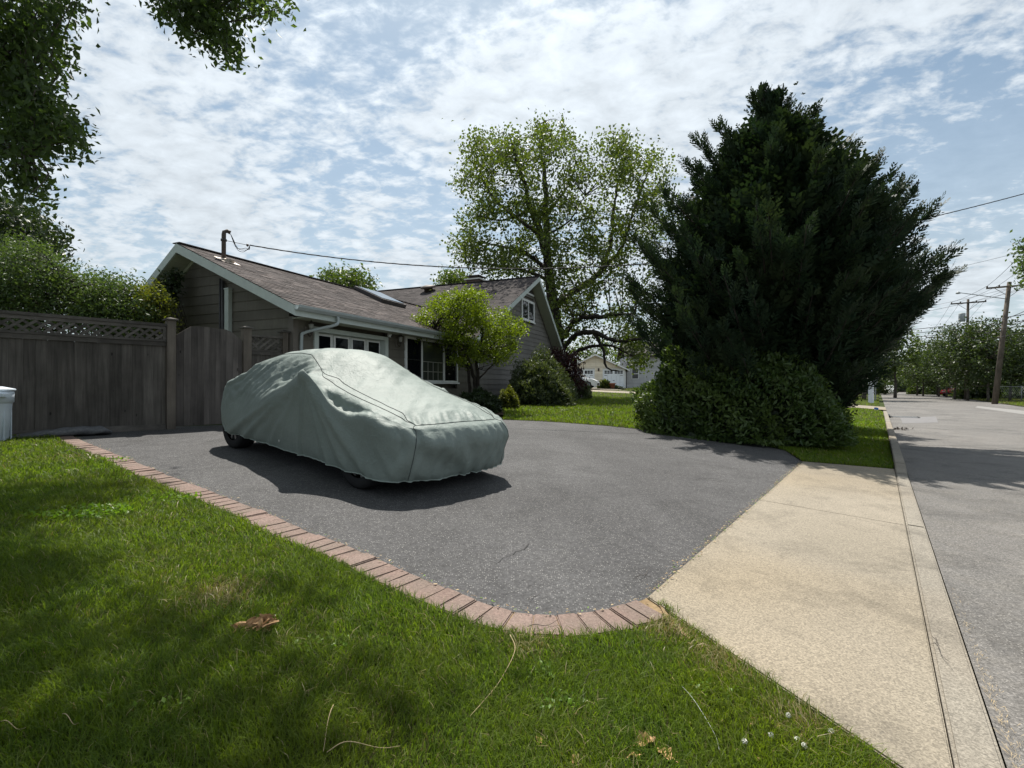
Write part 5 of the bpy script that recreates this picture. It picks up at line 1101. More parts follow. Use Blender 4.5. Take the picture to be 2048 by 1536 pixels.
# --- street trees
def world_tree(name, label, base, h, R_, mat, rng, n=70, per=34, size=.22, trunk=.16, group=None, low=.28, bark='bark', sp=.32, cat='tree'):
    x, y = base; z0 = gz(x, y) if U(x, y) > 0 else .0; t = thing(name, label, cat, (x, y, z0), 0, group); lo = np.array(t.location)
    zc = h * (low + 1) / 2; rz2 = h * (1 - low) / 2; cl = blob(rng, lo + np.array([0, 0, zc]), (R_, R_, rz2), n, .25); cl[:, :2] += (rng.normal(size=(n, 2)) * R_ * .12)
    ld = [(np.array([lo, lo + np.array([.05, 0, h * .3]), lo + np.array([0, .05, h * .75])]), trunk, trunk * .3)]
    branches(t, ld, cl, bark, rng, rt=(.04, .01), every=2, seg=4); crown(t, cl, per, sp, size, mat, rng, .7); return t
gs = 'trees along the far side of the street'
for k_, ((px, Z_), h, R_, lab) in enumerate([((1834, 74), 6.4, 3.0, 'pale green street tree furthest along the right side row'), ((1846, 68), 6.2, 2.6, 'street tree behind the third utility pole'), ((1878, 64), 7.3, 3.0, 'bushy street tree with pointed top right of the third pole'), ((1893, 60), 6.8, 2.6, 'narrow street tree between pole and leaning trunk'), ((1909, 51), 6.4, 2.6, 'street tree with slanted thin trunk'), ((1935, 46.5), 7.4, 3.2, 'tall dark street tree with stout trunk beside the red car'), ((1975, 43.5), 7.3, 3.0, 'dense dark street tree just left of the nearest pole'), ((2020, 45), 7.2, 3.2, 'dark spreading tree right of the nearest utility pole'), ((2075, 44), 6.6, 3.2, 'dark tree at the right edge behind the steel fence')]):
    world_tree('street_tree', lab, ((px - 1024) / 1000 * Z_, Z_), h, R_, ('leaf_far' if k_ == 0 else 'leaf_street'), np.random.default_rng(40 + k_), 105, 52, .22, .15, gs, .22 if k_ < 5 else .16)
for k_, ((px, Z_), h, R_, m_, lab) in enumerate([((1728, 47), 7.6, 3.0, 'leaf_dark', 'dark verge tree with stout trunk behind the white post'), ((1790, 58), 8.6, 2.6, 'leaf_far', 'light leafed verge tree poking out beyond the conifer'), ((1770, 84), 6.5, 3.0, 'leaf_street', 'mid green verge tree over the stop sign'), ((1700, 60), 8.0, 3.6, 'leaf_dark', 'dark tree mostly hidden behind the conifer'), ((1812, 150), 8, 4.5, 'leaf_far', 'far pale tree at the end of the street'), ((1796, 120), 7, 4, 'leaf_street', 'distant green tree above the white fence'), ((1830, 110), 7, 3.6, 'leaf_street', 'distant green tree left of the thin far pole')]):
    world_tree('verge_tree', lab, ((px - 1024) / 1000 * Z_, Z_), h, R_, m_, np.random.default_rng(60 + k_), 80, 34, .32, .22, 'trees beyond the conifer', .26)
for k_, (px, Z_, h, R_, lab) in enumerate([(1905, 80, 7, 5, 'background tree mass behind the street tree row centre'), (1990, 66, 7, 5.5, 'background tree behind the nearest pole'), (2070, 60, 7, 5, 'background tree behind the steel fence'), (1850, 100, 7, 5, 'background tree behind the far pole'), (1290, 75, 9, 5, 'pale tree behind the cream garage right end'), (1175, 82, 9, 6, 'distant tree behind the cream garage roof')]):
    world_tree('background_tree', lab, ((px - 1024) / 1000 * Z_, Z_), h, R_, 'leaf_street' if k_ < 4 else 'leaf_far', np.random.default_rng(80 + k_), 90, 30, .42, .2, 'trees in the far background', .06, sp=.45)
bt_ = np.array([(2245 - 1024) / 1000 * 20, 20.]); px_tree('roadside_tree', 'tree reaching a thin branch into the right edge above the poles', 'tree', tuple(bt_), [(2046, 490, 14, 8), (2070, 510, 30, 30), (2100, 520, 50, 50), (2062, 545, 18, 14), (2048, 528, 8, 5), (2150, 500, 60, 80), (2050, 565, 8, 6)], 20, 1, 18, .18, .15, 'leaf_near', rgt, 30, .12)
# low hedge and shrubs far away
mound('clipped_hedge', 'dark clipped hedge beside the distant white fence', 'hedge', ((1797 - 1024) / 1000 * 118, 118), (2.6, 1.2, 1.7), .9, 2500, .3, 'leaf_dark', rgt, sup=4.)
mound('round_bush', 'bright round bush under the furthest street trees', 'shrub', ((1838 - 1024) / 1000 * 84, 84), (1.6, 1.4, 1.9), 0, 2200, .26, 'leaf_far', rgt)
mound('roadside_shrub', 'scrubby green shrub behind the stout street tree trunk', 'shrub', ((1955 - 1024) / 1000 * 52, 52), (2.2, 1.4, 2.2), 0, 3000, .22, 'leaf_street', rgt)
mound('ornamental_grass', 'yellow green grassy clump in front of the cream garage', 'plant', ((1208 - 1024) / 1000 * 49, 49), (.55, .5, .85), 0, 1500, .3, 'leaf_bush_yellow', rgt, asp=.12)
mound('low_shrub', 'low dark shrub beside the terracotta pot at the cream garage', 'shrub', ((1222 - 1024) / 1000 * 49, 49.2), (1.3, .6, .35), 0, 1500, .16, 'leaf_dark', rgt)
for k_, (px, Z_, R3, lab) in enumerate([(1712, 80, (5, 3, 3.4), 'dark bushes filling the verge behind the stop sign'), (1760, 150, (9, 4, 6), 'distant bushes closing the end of the street'), (1822, 130, (6, 4, 4.5), 'distant low bushes right of the white fence'), (1880, 84, (9, 2.5, 3.0), 'low green undergrowth behind the slanted trunks'), (1960, 66, (9, 2.5, 3.4), 'low green undergrowth left of the nearest pole'), (2050, 52, (6, 2.5, 2.6), 'low undergrowth behind the steel fence')]):
    mound('roadside_bushes', lab, 'bushes', ((px - 1024) / 1000 * Z_, Z_), R3, .9 if px > 1850 else 0, 3200, .38, 'leaf_street', rgt, group='bush masses along the far road edges')
# --- grass
def grass(name, poly, rings, label, seed, width=1.0, hgt=.05, xlim=1.25, dry=None):
    rng = np.random.default_rng(seed); poly = [tuple(p) for p in poly]; PTS = []; SC = []
    for y0, y1, dens in rings:
        xs = xlim * y1 + .5; x0 = max(min(p[0] for p in poly), -xs); x1 = min(max(p[0] for p in poly), xs); a = (x1 - x0) * (y1 - y0)
        if a <= 0: continue
        n = int(a * dens); P = np.stack([rng.uniform(x0, x1, n), rng.uniform(y0, y1, n)], 1); P = P[(np.abs(P[:, 0]) < xlim * P[:, 1] + .5)]; P = P[inpoly(P, poly)]; PTS.append(P); SC.append(np.full(len(P), math.sqrt(16000 / dens)))
    P = np.concatenate(PTS); sc = np.concatenate(SC); n = len(P)
    tuft = .5 * np.sin(P[:, 0] * 7 + np.sin(P[:, 1] * 5)) * np.sin(P[:, 1] * 8 + 1.3) + .5 * np.sin(P[:, 0] * 2.3 + 2) * np.sin(P[:, 1] * 2.9)
    h = hgt * (1 + .28 * tuft) * rng.uniform(.45, 1.35, n) * np.minimum(1 + (sc - 1) * .12, 1.6); w = .0036 * width * np.minimum(sc, 5) * rng.uniform(.7, 1.3, n)
    az = rng.uniform(0, 2 * np.pi, n) * .75 + tuft * 3; ld = np.stack([np.cos(az), np.sin(az)], 1); lean = rng.uniform(.15, 1.15, n)[:, None] * h[:, None]
    sd = np.stack([-ld[:, 1], ld[:, 0]], 1); fa = rng.uniform(0, np.pi, n); sd = sd * np.cos(fa)[:, None] + ld * np.sin(fa)[:, None]
    z = zg(U(P[:, 0], P[:, 1])) + .012
    def pt(xy, zz): return np.concatenate([xy, zz[:, None]], 1)
    V = np.stack([pt(P - sd * w[:, None] / 2, z), pt(P + sd * w[:, None] / 2, z), pt(P + ld * lean * .42 + sd * w[:, None] * .42, z + h * .62), pt(P + ld * lean * .42 - sd * w[:, None] * .42, z + h * .62), pt(P + ld * lean * 1.15, z + h * (1.0 - .25 * lean[:, 0] / h))], 1).reshape(-1, 3)
    i = (np.arange(n) * 5)[:, None]; Fc = np.concatenate([i + np.array([[0, 1, 2]]), i + np.array([[0, 2, 3]]), i + np.array([[3, 2, 4]])])
    mi = np.zeros(n, int)
    nse = np.sin(P[:, 0] * 3.1 + 4) * np.sin(P[:, 1] * 3.7) * .5 + np.sin(P[:, 0] * 9 + P[:, 1] * 7) * .25
    pr = np.clip(.035 + .06 * nse, .01, .2)
    for (cx_, cy_, r, amt) in (dry or []): pr = np.maximum(pr, amt * np.exp(-((P[:, 0] - cx_) ** 2 + (P[:, 1] - cy_) ** 2) / r ** 2))
    mi[rng.uniform(size=n) < pr] = 1
    o = obj(name, mesh_np(name, V, Fc, ['grass_blade', 'grass_dry'], False, np.tile(mi, 3))); tag(o, label, 'grass', None, 'stuff'); return n
dryp = [(*G(445, 1195)[:2], .17, .75), (*G(1330, 1262)[:2], .13, .8), (*G(1440, 1330)[:2], .14, .6), (*G(1060, 1300)[:2], .12, .45), (*G(1600, 1450)[:2], .12, .5), (*G(180, 920)[:2], .35, .35)]
NG = grass('grass', lawn_left, [(1.2, 2.2, 26000), (2.2, 3.2, 17000), (3.2, 4.6, 8500), (4.6, 6.5, 4200), (6.5, 8.5, 2600)], 'thick green front lawn grass left of the brick border', 1, dry=dryp, hgt=.052)
NG += grass('grass', lawn_right, [(7.3, 10, 2000), (10, 13, 1000), (13, 18, 430), (18, 28, 170), (28, 40, 60)], 'mown green lawn grass between driveway, hedge and street', 2, hgt=.05)
NG += grass('grass', lawn_far, [(28, 50, 36), (50, 80, 12)], 'mown verge grass beyond the side street', 3, hgt=.06)
NG += grass('grass', [RW(-8, -7.15), RW(-8, -15), RW(120, -15), RW(120, -7.15)], [(24, 40, 60), (40, 60, 34), (60, 90, 14)], 'rough roadside grass across the street', 4, hgt=.09, dry=[(40, 45, 12, .35)])
print('grass blades', NG)
# ------------------------------------------------------------------ utility poles, wires, signs across the street
gp = 'wooden utility poles along the far side of the street'
PB = np.array([35.8, 37.1])
def pole(xy, top, lean=(0, 0), arm=True, label='', arm2=None, r=.15, armw=2.6, xf=False, lamp=False):
    t = thing('utility_pole', label, 'utility pole', (xy[0], xy[1], 0), 0, gp); tp = np.array([lean[0], lean[1], top])
    P = np.array([[0, 0, -.1], tp * .5 + [0, 0, 0], tp]); V, Fq_ = tube_arrays([(P, np.array([r, r * .85, r * .68]))], 10); obj('pole', mesh_np('pole', V, quads_to_tris(Fq_), 'pole_wood', True), t)
    ax = np.array([rn[0], rn[1], 0]); ends = []
    if arm:
        c = tp + np.array([0, 0, -.35]); beam('crossarm', t, tuple(c - ax * armw / 2 + np.array([rd[0], rd[1], 0]) * -r), tuple(c + ax * armw / 2 + np.array([rd[0], rd[1], 0]) * -r), .10, .12, 'pole_wood')
        for f in (-.96, -.45, .45, .96):
            p = c + ax * armw / 2 * f + np.array([rd[0], rd[1], 0]) * -r; lathe('insulator', t, [(.03, .05), (.055, .09), (.05, .16), (.02, .19)], 'insulator', 8, tuple(p)); ends.append(np.array([xy[0], xy[1], 0]) + p + np.array([0, 0, .17]))
        for f in (-.32, .32): beam('brace', t, tuple(c + ax * armw * f), tuple(c + np.array([0, 0, -.75])), .03, .03, 'dark_pipe')
    if arm2: c = tp + np.array([0, 0, arm2]); beam('crossarm', t, tuple(c - ax * armw * .35), tuple(c + ax * armw * .35), .09, .10, 'pole_wood')
    for z in (.55, .62, .69):
        p = tp * z + np.array([rn[0], rn[1], 0]) * r * 1.2; lathe('insulator', t, [(.03, -.05), (.06, -.03), (.06, .03), (.03, .05)], 'insulator', 8, tuple(p)); ends.append(np.array([xy[0], xy[1], 0]) + p)
    if xf: lathe('transformer', t, [(.05, 0), (.25, .03), (.27, .06), (.27, .78), (.24, .84), (.05, .88)], 'transformer_grey', 16, tuple(tp * .78 + ax * .42))
    if lamp:
        a = tp * .86; beam('lamp_arm', t, tuple(a), tuple(a + ax * 2.6 + np.array([0, 0, .75])), .05, .05, 'transformer_grey'); lathe('lamp_head', t, [(.05, .12), (.14, .04), (.16, -.04), (.08, -.07)], 'transformer_grey', 12, tuple(a + ax * 2.75 + np.array([0, 0, .75])))
    return ends
PE = []
specs = [(-26.5, 8.7, (.0, .0), 'weathered wooden utility pole out at the right edge carrying the house cable', {}), (0, 9.1, (1.35, .2), 'leaning wooden utility pole nearest on the right side of the street', {'lamp': True, 'r': .19}), (15, 9.9, (.35, .1), 'utility pole with grey transformer can rising from the street trees', {'xf': True}), (44, 8.8, (0, 0), 'mid distance utility pole with one crossarm behind the street trees', {}), (62, 9.0, (0, 0), 'far utility pole with low second crossarm', {'arm2': -.8}), (114, 9.0, (0, 0), 'furthest thin utility pole over the end of the street', {})]
for s_, top, ln, lab, kw in specs:
    q = PB + rd * s_; PE.append(pole(q, top, ln, True, lab, **kw))
def wire(a, b, sag, r, label, group, mat='black_cable', n=24, name='overhead_wire', twist=0):
    f = np.linspace(0, 1, n)[:, None]; P = np.asarray(a) * (1 - f) + np.asarray(b) * f; P[:, 2] -= 4 * sag * (f * (1 - f))[:, 0]
    tubes(name, [(P - np.asarray(a), np.full(n, r))], mat, None, seg=5).location = tuple(a); o = bpy.data.objects[COL.objects[-1].name]; tag(o, label, 'wire', group); return o
for k_ in range(len(PE) - 1):
    for j in range(len(PE[k_])):
        if k_ >= 3 and j in (1, 5): continue
        lab = ('house side end', 'house side middle', 'outer middle', 'outer end', 'top side bracket', 'middle side bracket', 'lowest side bracket')[j] + (' wire on the crossarms between ' if j < 4 else ' cable on the poles between ') + ('the right edge and nearest pole', 'the nearest and transformer poles', 'the transformer and middle poles', 'the middle and far poles', 'the two furthest poles')[k_]
        wire(PE[k_][j], PE[k_ + 1][j], .35 if k_ != 1 else .1, .012 if j < 4 else .02, lab, 'wires strung pole to pole, ' + ('upper' if j < 4 else 'lower') + ' set %s' % ('near', 'close', 'middle', 'far', 'furthest')[k_])
# cables crossing the street to the far left verge
for k_, (pa, pb, r, lab) in enumerate((((1690, 668), (2100, 620), .030, 'thick cable crossing over the street, upper of three'), ((1690, 672), (2100, 634), .030, 'thick cable crossing over the street, middle of three'), ((1690, 678), (2100, 645), .030, 'thick cable crossing over the street, lowest of three'), ((1690, 650), (2120, 560), .014, 'thin wire crossing the street just above the thick cables'), ((1700, 640), (2140, 545), .012, 'thin wire crossing high from behind the conifer'), ((1700, 575), (2140, 478), .014, 'highest thin wire crossing from the conifer tip to the right edge'))):
    wire(at(pa[0], pa[1], 60), at(pb[0], pb[1], 38), .35, r, lab, None, n=30)
# service drop: twisted cable from the house mast to the pole off the right edge
MH = Matrix.Rotation(ANG, 4, 'Z'); mp = MH @ Vector((.16 + .44, 2.21 - .26, 0)); ma = np.array([C0[0] + mp.x, C0[1] + mp.y, 4.46]); pe = PE[0][5]
kf = []; hh = []
for px, py in ((491, 489.6), (700, 516), (860, 533), (1000, 537), (1270, 529), (1800, 448), (2046, 388)):
    a = (px - 1024) / 1000; d_ = pe[:2] - ma[:2]; k_ = (a * ma[1] - ma[0]) / (d_[0] - a * d_[1]); kf.append(k_); hh.append(CAM_H + (773 - py) / 1000 * (ma[1] + d_[1] * k_))
cf3 = np.polyfit(kf, hh, 3); f = np.linspace(0, 1, 160); P = np.stack([ma[0] + (pe[0] - ma[0]) * f, ma[1] + (pe[1] - ma[1]) * f, np.polyval(cf3, f)], 1); P[:, 2] = np.where(f > .85, np.minimum(P[:, 2], 7.), P[:, 2])
sd_ = thing('service_cable', 'twisted black service cable running from the house mast over to the right edge', 'cable', tuple(ma))
for ph in (0, 2.1, 4.2):
    Q = P.copy(); Q[:, 2] += .009 * np.sin(f * 190 + ph); Q[:, 1] += .009 * np.cos(f * 190 + ph); tubes('strand', [(Q - ma, np.full(len(Q), .007))], 'black_cable', sd_, seg=5)
# white post with house-number style markings, stop sign seen from behind, flags
p0 = at(1742, 805, 37.5); p0[2] = gz(p0[0], p0[1])
wp = thing('white_post', 'tall white square post with pointed cap on the grass verge', 'post', tuple(p0), math.radians(36))
box('shaft', wp, (-.14, -.14, 0), (.14, .14, 2.52), 'sign_post_white'); V = [(-.17, -.17, 2.56), (.17, -.17, 2.56), (.17, .17, 2.56), (-.17, .17, 2.56), (0, 0, 2.86)]
obj('cap', mesh_py('cap', V, [(3, 2, 1, 0), (0, 1, 4), (1, 2, 4), (2, 3, 4), (3, 0, 4)], 'sign_post_white'), wp); box('cap_collar', wp, (-.16, -.16, 2.521), (.16, .16, 2.559), 'white_trim')
box('band', wp, (-.144, -.144, 2.05), (.144, .144, 2.11), 'dark_mark')
for k_, z in enumerate((.75, .95, 1.05, 1.35, 1.55, 1.62, 1.85)): box('lettering', wp, (-.05, -.1425, z), (.06, -.1405, z + .06), 'dark_mark')
s0 = at(1751, 800, 45); s0[2] = gz(s0[0], s0[1])
st_ = thing('stop_sign', 'octagonal road sign seen from its plain grey back', 'sign', tuple(s0), math.radians(10))
prism('sign_plate', st_, [(.46 * math.cos(math.pi / 8 + k_ * math.pi / 4), 2.0 + .46 * math.sin(math.pi / 8 + k_ * math.pi / 4)) for k_ in range(8)], 1, .03, .045, 'sign_back'); box('sign_post', st_, (-.03, -.03, 0), (.03, .029, 2.4), 'fence_steel')
q = G(1752, 823); fl = thing('survey_flag', 'small blue marker flag stuck in the verge grass', 'flag', tuple(q)); box('wire_stake', fl, (-.005, -.005, 0), (.005, .005, .24), 'fence_steel')
V = []; Fk = []
for i in range(6):
    for j in range(3): V.append((i * .045 - .1, .02 * math.sin(i * 1.3), .10 + j * .05 + .01 * math.sin(i)))
for i in range(5):
    for j in range(2): a = i * 3 + j; Fk.append((a, a + 3, a + 4, a + 1))
obj('flag_cloth', mesh_py('flag_cloth', V, Fk, 'blue_flag'), fl)
# white fence far down the street
wf0 = np.array([(1758 - 1024) / 1000 * 125, 125.]); wf1 = np.array([(1792 - 1024) / 1000 * 108, 108.]); dv = unit(wf1 - wf0); Lw = np.linalg.norm(wf1 - wf0)
wf = thing('white_fence', 'white panel fence at the far end of the street', 'fence', (wf0[0], wf0[1], 0), math.atan2(dv[1], dv[0]))
for k_ in range(int(Lw / 2.2)): box('panel', wf, (k_ * 2.2 + .06, -.03, .1), (k_ * 2.2 + 2.08, .03, 1.55), 'white_vinyl'); box('post', wf, (k_ * 2.2 - .055, -.06, 0), (k_ * 2.2 + .055, .06, 1.7), 'white_vinyl')
# steel fence on the right
sf0 = np.array([(1996 - 1024) / 1000 * 41.5, 41.5]); sf1 = np.array([(2130 - 1024) / 1000 * 40, 40.]); dv = unit(sf1 - sf0); Lw = np.linalg.norm(sf1 - sf0)
cf_ = thing('steel_fence', 'low grey chain link fence right of the nearest pole', 'fence', (sf0[0], sf0[1], 0), math.atan2(dv[1], dv[0]))
for k_ in range(int(Lw / 1.5) + 1): pipe('post', cf_, [(k_ * 1.5, 0, 0), (k_ * 1.5, 0, 1.35)], .03, 'fence_steel', 6)
pipe('rail', cf_, [(0, 0, 1.3), (Lw, 0, 1.3)], .022, 'fence_steel', 6)
ms = []
for k_ in range(int(Lw / .14)):
    for sg in (-1, 1): x = k_ * .14; ms.append((np.array([[x, .002 * sg, .03], [x + sg * 1.25 * .6, .002 * sg, 1.28]]), np.full(2, .006)))
V, Fq_ = tube_arrays([m for m in ms if 0 <= m[0][1, 0] <= Lw], 3); o = obj('wire_mesh', mesh_np('wire_mesh', V, quads_to_tris(Fq_), 'fence_steel'), cf_); o['kind'] = 'stuff'
# ------------------------------------------------------------------ cars far away
def small_car(name, label, loc, rz, mat):
    t = thing(name, label, 'car', loc, rz); sec = [(-2.15, .35), (-2.2, .62), (-2.05, .86), (-1.55, .95), (-.95, 1.40), (-.3, 1.46), (.45, 1.38), (1.05, .98), (1.7, .88), (2.1, .70), (2.2, .5), (2.15, .3)]
    V = []; Fk = []; ws_ = (0, .62, .84, .9)
    rows = []
    for x, z in sec:
        top = z > .98; w = .62 if z > 1.2 else (.80 if z > .9 else .88); rows.append((x, z, w))
    for x, z, w in rows: V += [(x, -w, z), (x, -w * .5, z + .02), (x, w * .5, z + .02), (x, w, z)]
    n = len(rows)
    for i in range(n - 1):
        for j in range(3): a = i * 4 + j; Fk.append((a, a + 4, a + 5, a + 1))
    b0 = len(V)
    for x, z, w in rows: V += [(x, -.9 if -2 < x < 2 else -.8, min(z, .82)), (x, -.88 if -2 < x < 2 else -.78, .25), (x, .9 if -2 < x < 2 else .8, min(z, .82)), (x, .88 if -2 < x < 2 else .78, .25)]
    for i in range(n - 1):
        a, b = i * 4, (i + 1) * 4; c, d_ = b0 + i * 4, b0 + (i + 1) * 4; Fk += [(a, c, d_, b), (c, c + 1, d_ + 1, d_), (a + 3, b + 3, d_ + 2, c + 2), (c + 2, d_ + 2, d_ + 3, c + 3)]
    me = mesh_py('body', V, Fk, mat); bm = bmesh.new(); bm.from_mesh(me); bmesh.ops.recalc_face_normals(bm, faces=bm.faces[:]); bm.to_mesh(me); bm.free(); obj('body', me, t)
    for sg in (-1, 1):
        prism('side_window', t, [(-1.15, .96), (-.85, 1.30), (.35, 1.30), (.85, .98)], 1, sg * .80, sg * .815, 'far_glass')
        h = box('headlight', t, (2.02, sg * .5 - .16, .60), (2.16, sg * .5 + .16, .70), 'headlight')
        for x in (-1.35, 1.35):
            w = lathe('wheel', t, [(.0, -.1), (.31, -.1), (.33, -.06), (.33, .06), (.31, .1), (.0, .1)], 'tyre_rubber', 18, (x, sg * .82, .33), (math.pi / 2, 0, 0)); lathe('rim', w, [(.0, -.105 if sg > 0 else .105), (.2, -.108 if sg > 0 else .108), (.21, -.10 if sg > 0 else .10)], 'rim_alloy', 14)
    ws2 = [(.52, -.55, 1.385), (.52, .55, 1.385), (1.02, .72, 1.03), (1.02, -.72, 1.03)]; obj('windscreen', mesh_py('windscreen', ws2, [(0, 3, 2, 1)], 'far_glass'), t)
    box('grille', t, (2.1, -.55, .34), (2.21, .55, .50), 'car_trim'); return t
q = np.array([(1150 - 1024) / 1000 * 47, 47.]); small_car('parked_car', 'white car parked with its black front showing past the bushes', (q[0], q[1], gz(*q)), math.radians(-18), 'car_white')
q = np.array([(1917 - 1024) / 1000 * 65, 65.]); small_car('parked_car', 'red car parked behind the trees across the street', (q[0], q[1], 0.02), math.radians(200), 'car_red')
sheet('far_driveway', [((1130 - 1024) / 1000 * 48, 48.), ((1260 - 1024) / 1000 * 42, 42.), (RW(38.5, 10)), (RW(41, 22)), ((1260 - 1024) / 1000 * 55, 54.6), ((1140 - 1024) / 1000 * 55, 54.6)], 'concrete', .03)
# ------------------------------------------------------------------ the cream garage across the side street
gl_ = at(1140, 778, 56); gr_ = at(1251, 778, 55.5); dv = unit((gr_ - gl_)[:2]); Wg = np.linalg.norm((gr_ - gl_)[:2]); gb_ = gz(*gl_[:2]); k56 = 56 / 1000
gar = thing('cream_garage', 'cream sided two door garage with gable roof in the distance', 'garage', (gl_[0], gl_[1], gb_), math.atan2(dv[1], dv[0]))
zE = CAM_H + (773 - 733) * k56 - gb_; zP = CAM_H + (773 - 709) * k56 - gb_; mid_ = ((1190 - 1140) / 111) * Wg; zE2 = zP - (zP - zE) * (Wg - mid_) / mid_ * .95
prism('wall', gar, [(.05, 0), (Wg - .05, 0), (Wg - .05, zE2 - .1), (mid_, zP - .1), (.05, zE - .1)], 1, .06, 7.5, 'cream_siding')
z = 0.; k_ = 0
while z < zP - .25:
    z1 = z + .2; f = lambda zz: (0 if zz < zE else (zz - zE) / (zP - zE) * mid_, Wg if zz < zE2 else Wg - (zz - zE2) / (zP - zE2) * (Wg - mid_)); a, b = f(z1)
    op = [(.3, 2.75, 0, 2.15), (3.6, 6.05, 0, 2.15)]
    for p_, q_ in cuts(a, b, z, z1, op):
        if q_ - p_ > .05: obj('siding_board', mesh_py('siding_board', [(p_, -.03, z), (q_, -.03, z), (q_, -.005, z1), (p_, -.005, z1), (p_, .06, z), (q_, .06, z), (q_, .06, z1), (p_, .06, z1)], [(0, 1, 2, 3), (0, 4, 5, 1), (1, 5, 6, 2), (0, 3, 7, 4)], 'cream_siding'), gar)
    z = z1
for pl in ([(-.45, zE - .2), (mid_, zP + .05), (mid_, zP - .12), (-.45, zE - .37)], [(mid_, zP + .05), (Wg + .4, zE2 - .15), (Wg + .4, zE2 - .32), (mid_, zP - .12)]):
    prism('roof', gar, [(p[0], p[1]) for p in pl], 1, -.4, 7.8, 'roof_underlay'); prism('rake_board', gar, [(p[0], p[1] - .02) for p in pl], 1, -.44, -.405, 'white_trim')
box('corner_board', gar, (Wg - .12, -.05, 0), (Wg + .02, .0, zE2 - .25), 'white_trim')
for x0 in (.3, 3.6):
    dr_ = box('garage_door', gar, (x0 + .1, .02, 0), (x0 + 2.35, .059, 2.05), 'door_panel_white')
    box('door_trim', gar, (x0, -.04, 0), (x0 + .1, .058, 2.15), 'white_trim'); box('door_trim', gar, (x0 + 2.35, -.04, 0), (x0 + 2.45, .058, 2.15), 'white_trim'); box('door_trim', gar, (x0 + .101, -.039, 2.05), (x0 + 2.349, .058, 2.15), 'white_trim')
    for h_ in range(2):
        for r_ in range(2):
            for c_ in range(3): box('pane', gar, (x0 + .22 + h_ * 1.12 + c_ * .31, .008, 1.58 + r_ * .19), (x0 + .22 + h_ * 1.12 + c_ * .31 + .26, .0195, 1.58 + r_ * .19 + .155), 'far_glass')
    for xx in (x0 + .2, x0 + 1.9): box('hinge', gar, (xx, .009, 1.36), (xx + .34, .0192, 1.40), 'lamp_metal')
    for xx in (.55, .95, 1.5, 1.9): box('groove', gar, (x0 + xx, .016, .06), (x0 + xx + .02, .0198, 1.3), 'sign_back')
    box('handle', gar, (x0 + 1.14, .0, .80), (x0 + 1.32, .0195, .86), 'lamp_metal')
for x in (3.17, 6.35): lathe('wall_lamp', gar, [(.05, 0), (.10, .12), (.09, .28), (.03, .36)], 'lamp_metal', 10, (x, -.10, 1.85))
hw = thing('grey_house', 'pale grey sided house wing right of the cream garage behind branches', 'house', (gr_[0] + .4, gr_[1] + 1.2, gb_), math.atan2(dv[1], dv[0]))
box('wall', hw, (.05, .06, 0), (6, 6, 3.6), 'grey_far_siding')
for k_ in range(18): obj('siding_board', mesh_py('siding_board', [(0, -.03, k_ * .2), (6, -.03, k_ * .2), (6, -.005, k_ * .2 + .2), (0, -.005, k_ * .2 + .2), (0, .06, k_ * .2), (6, .06, k_ * .2), (6, .06, k_ * .2 + .2), (0, .06, k_ * .2 + .2)], [(0, 1, 2, 3), (0, 4, 5, 1), (1, 5, 6, 2), (0, 3, 7, 4)], 'grey_far_siding'), hw)
prism('roof', hw, [(-.5, 3.5), (3., 5.2), (6.5, 3.5), (6.5, 3.68), (3., 5.4), (-.5, 3.68)], 0, -.3, 6.4, 'roof_underlay').rotation_euler = (0, 0, 0)
wn = box('window', hw, (.55, -.05, 1.0), (1.35, .0, 2.2), 'white_trim'); 
for zz in (1.06, 1.64): box('pane', hw, (.62, -.056, zz), (1.28, -.0505, zz + .5), 'far_glass')
box('porch_roof', hw, (-.4, -.6, 2.95), (2.2, .05, 3.08), 'white_trim')
pt_ = at(1224, 776, 48.8); pt_[2] = gz(pt_[0], pt_[1]); pot = thing('planter', 'terracotta tub planter in front of the cream garage doors', 'planter', tuple(pt_)); lathe('tub', pot, [(.2, 0), (.26, .05), (.32, .5), (.36, .5), (.36, .6), (.30, .6), (.28, .5)], 'terracotta', 18); lathe('soil', pot, [(.0, .54), (.285, .54)], 'mulch', 18)
gq = at(1133, 795, 25.5); gq[2] = gz(gq[0], gq[1]); bd = thing('bird_bath', 'small pale stone ornament at the end of the planting bed', 'ornament', tuple(gq)); lathe('base', bd, [(.14, 0), (.12, .05), (.06, .12), (.06, .2)], 'stone_white', 12); lathe('bowl', bd, [(.05, .2), (.19, .26), (.21, .3), (.17, .29), (.0, .26)], 'stone_white', 14)
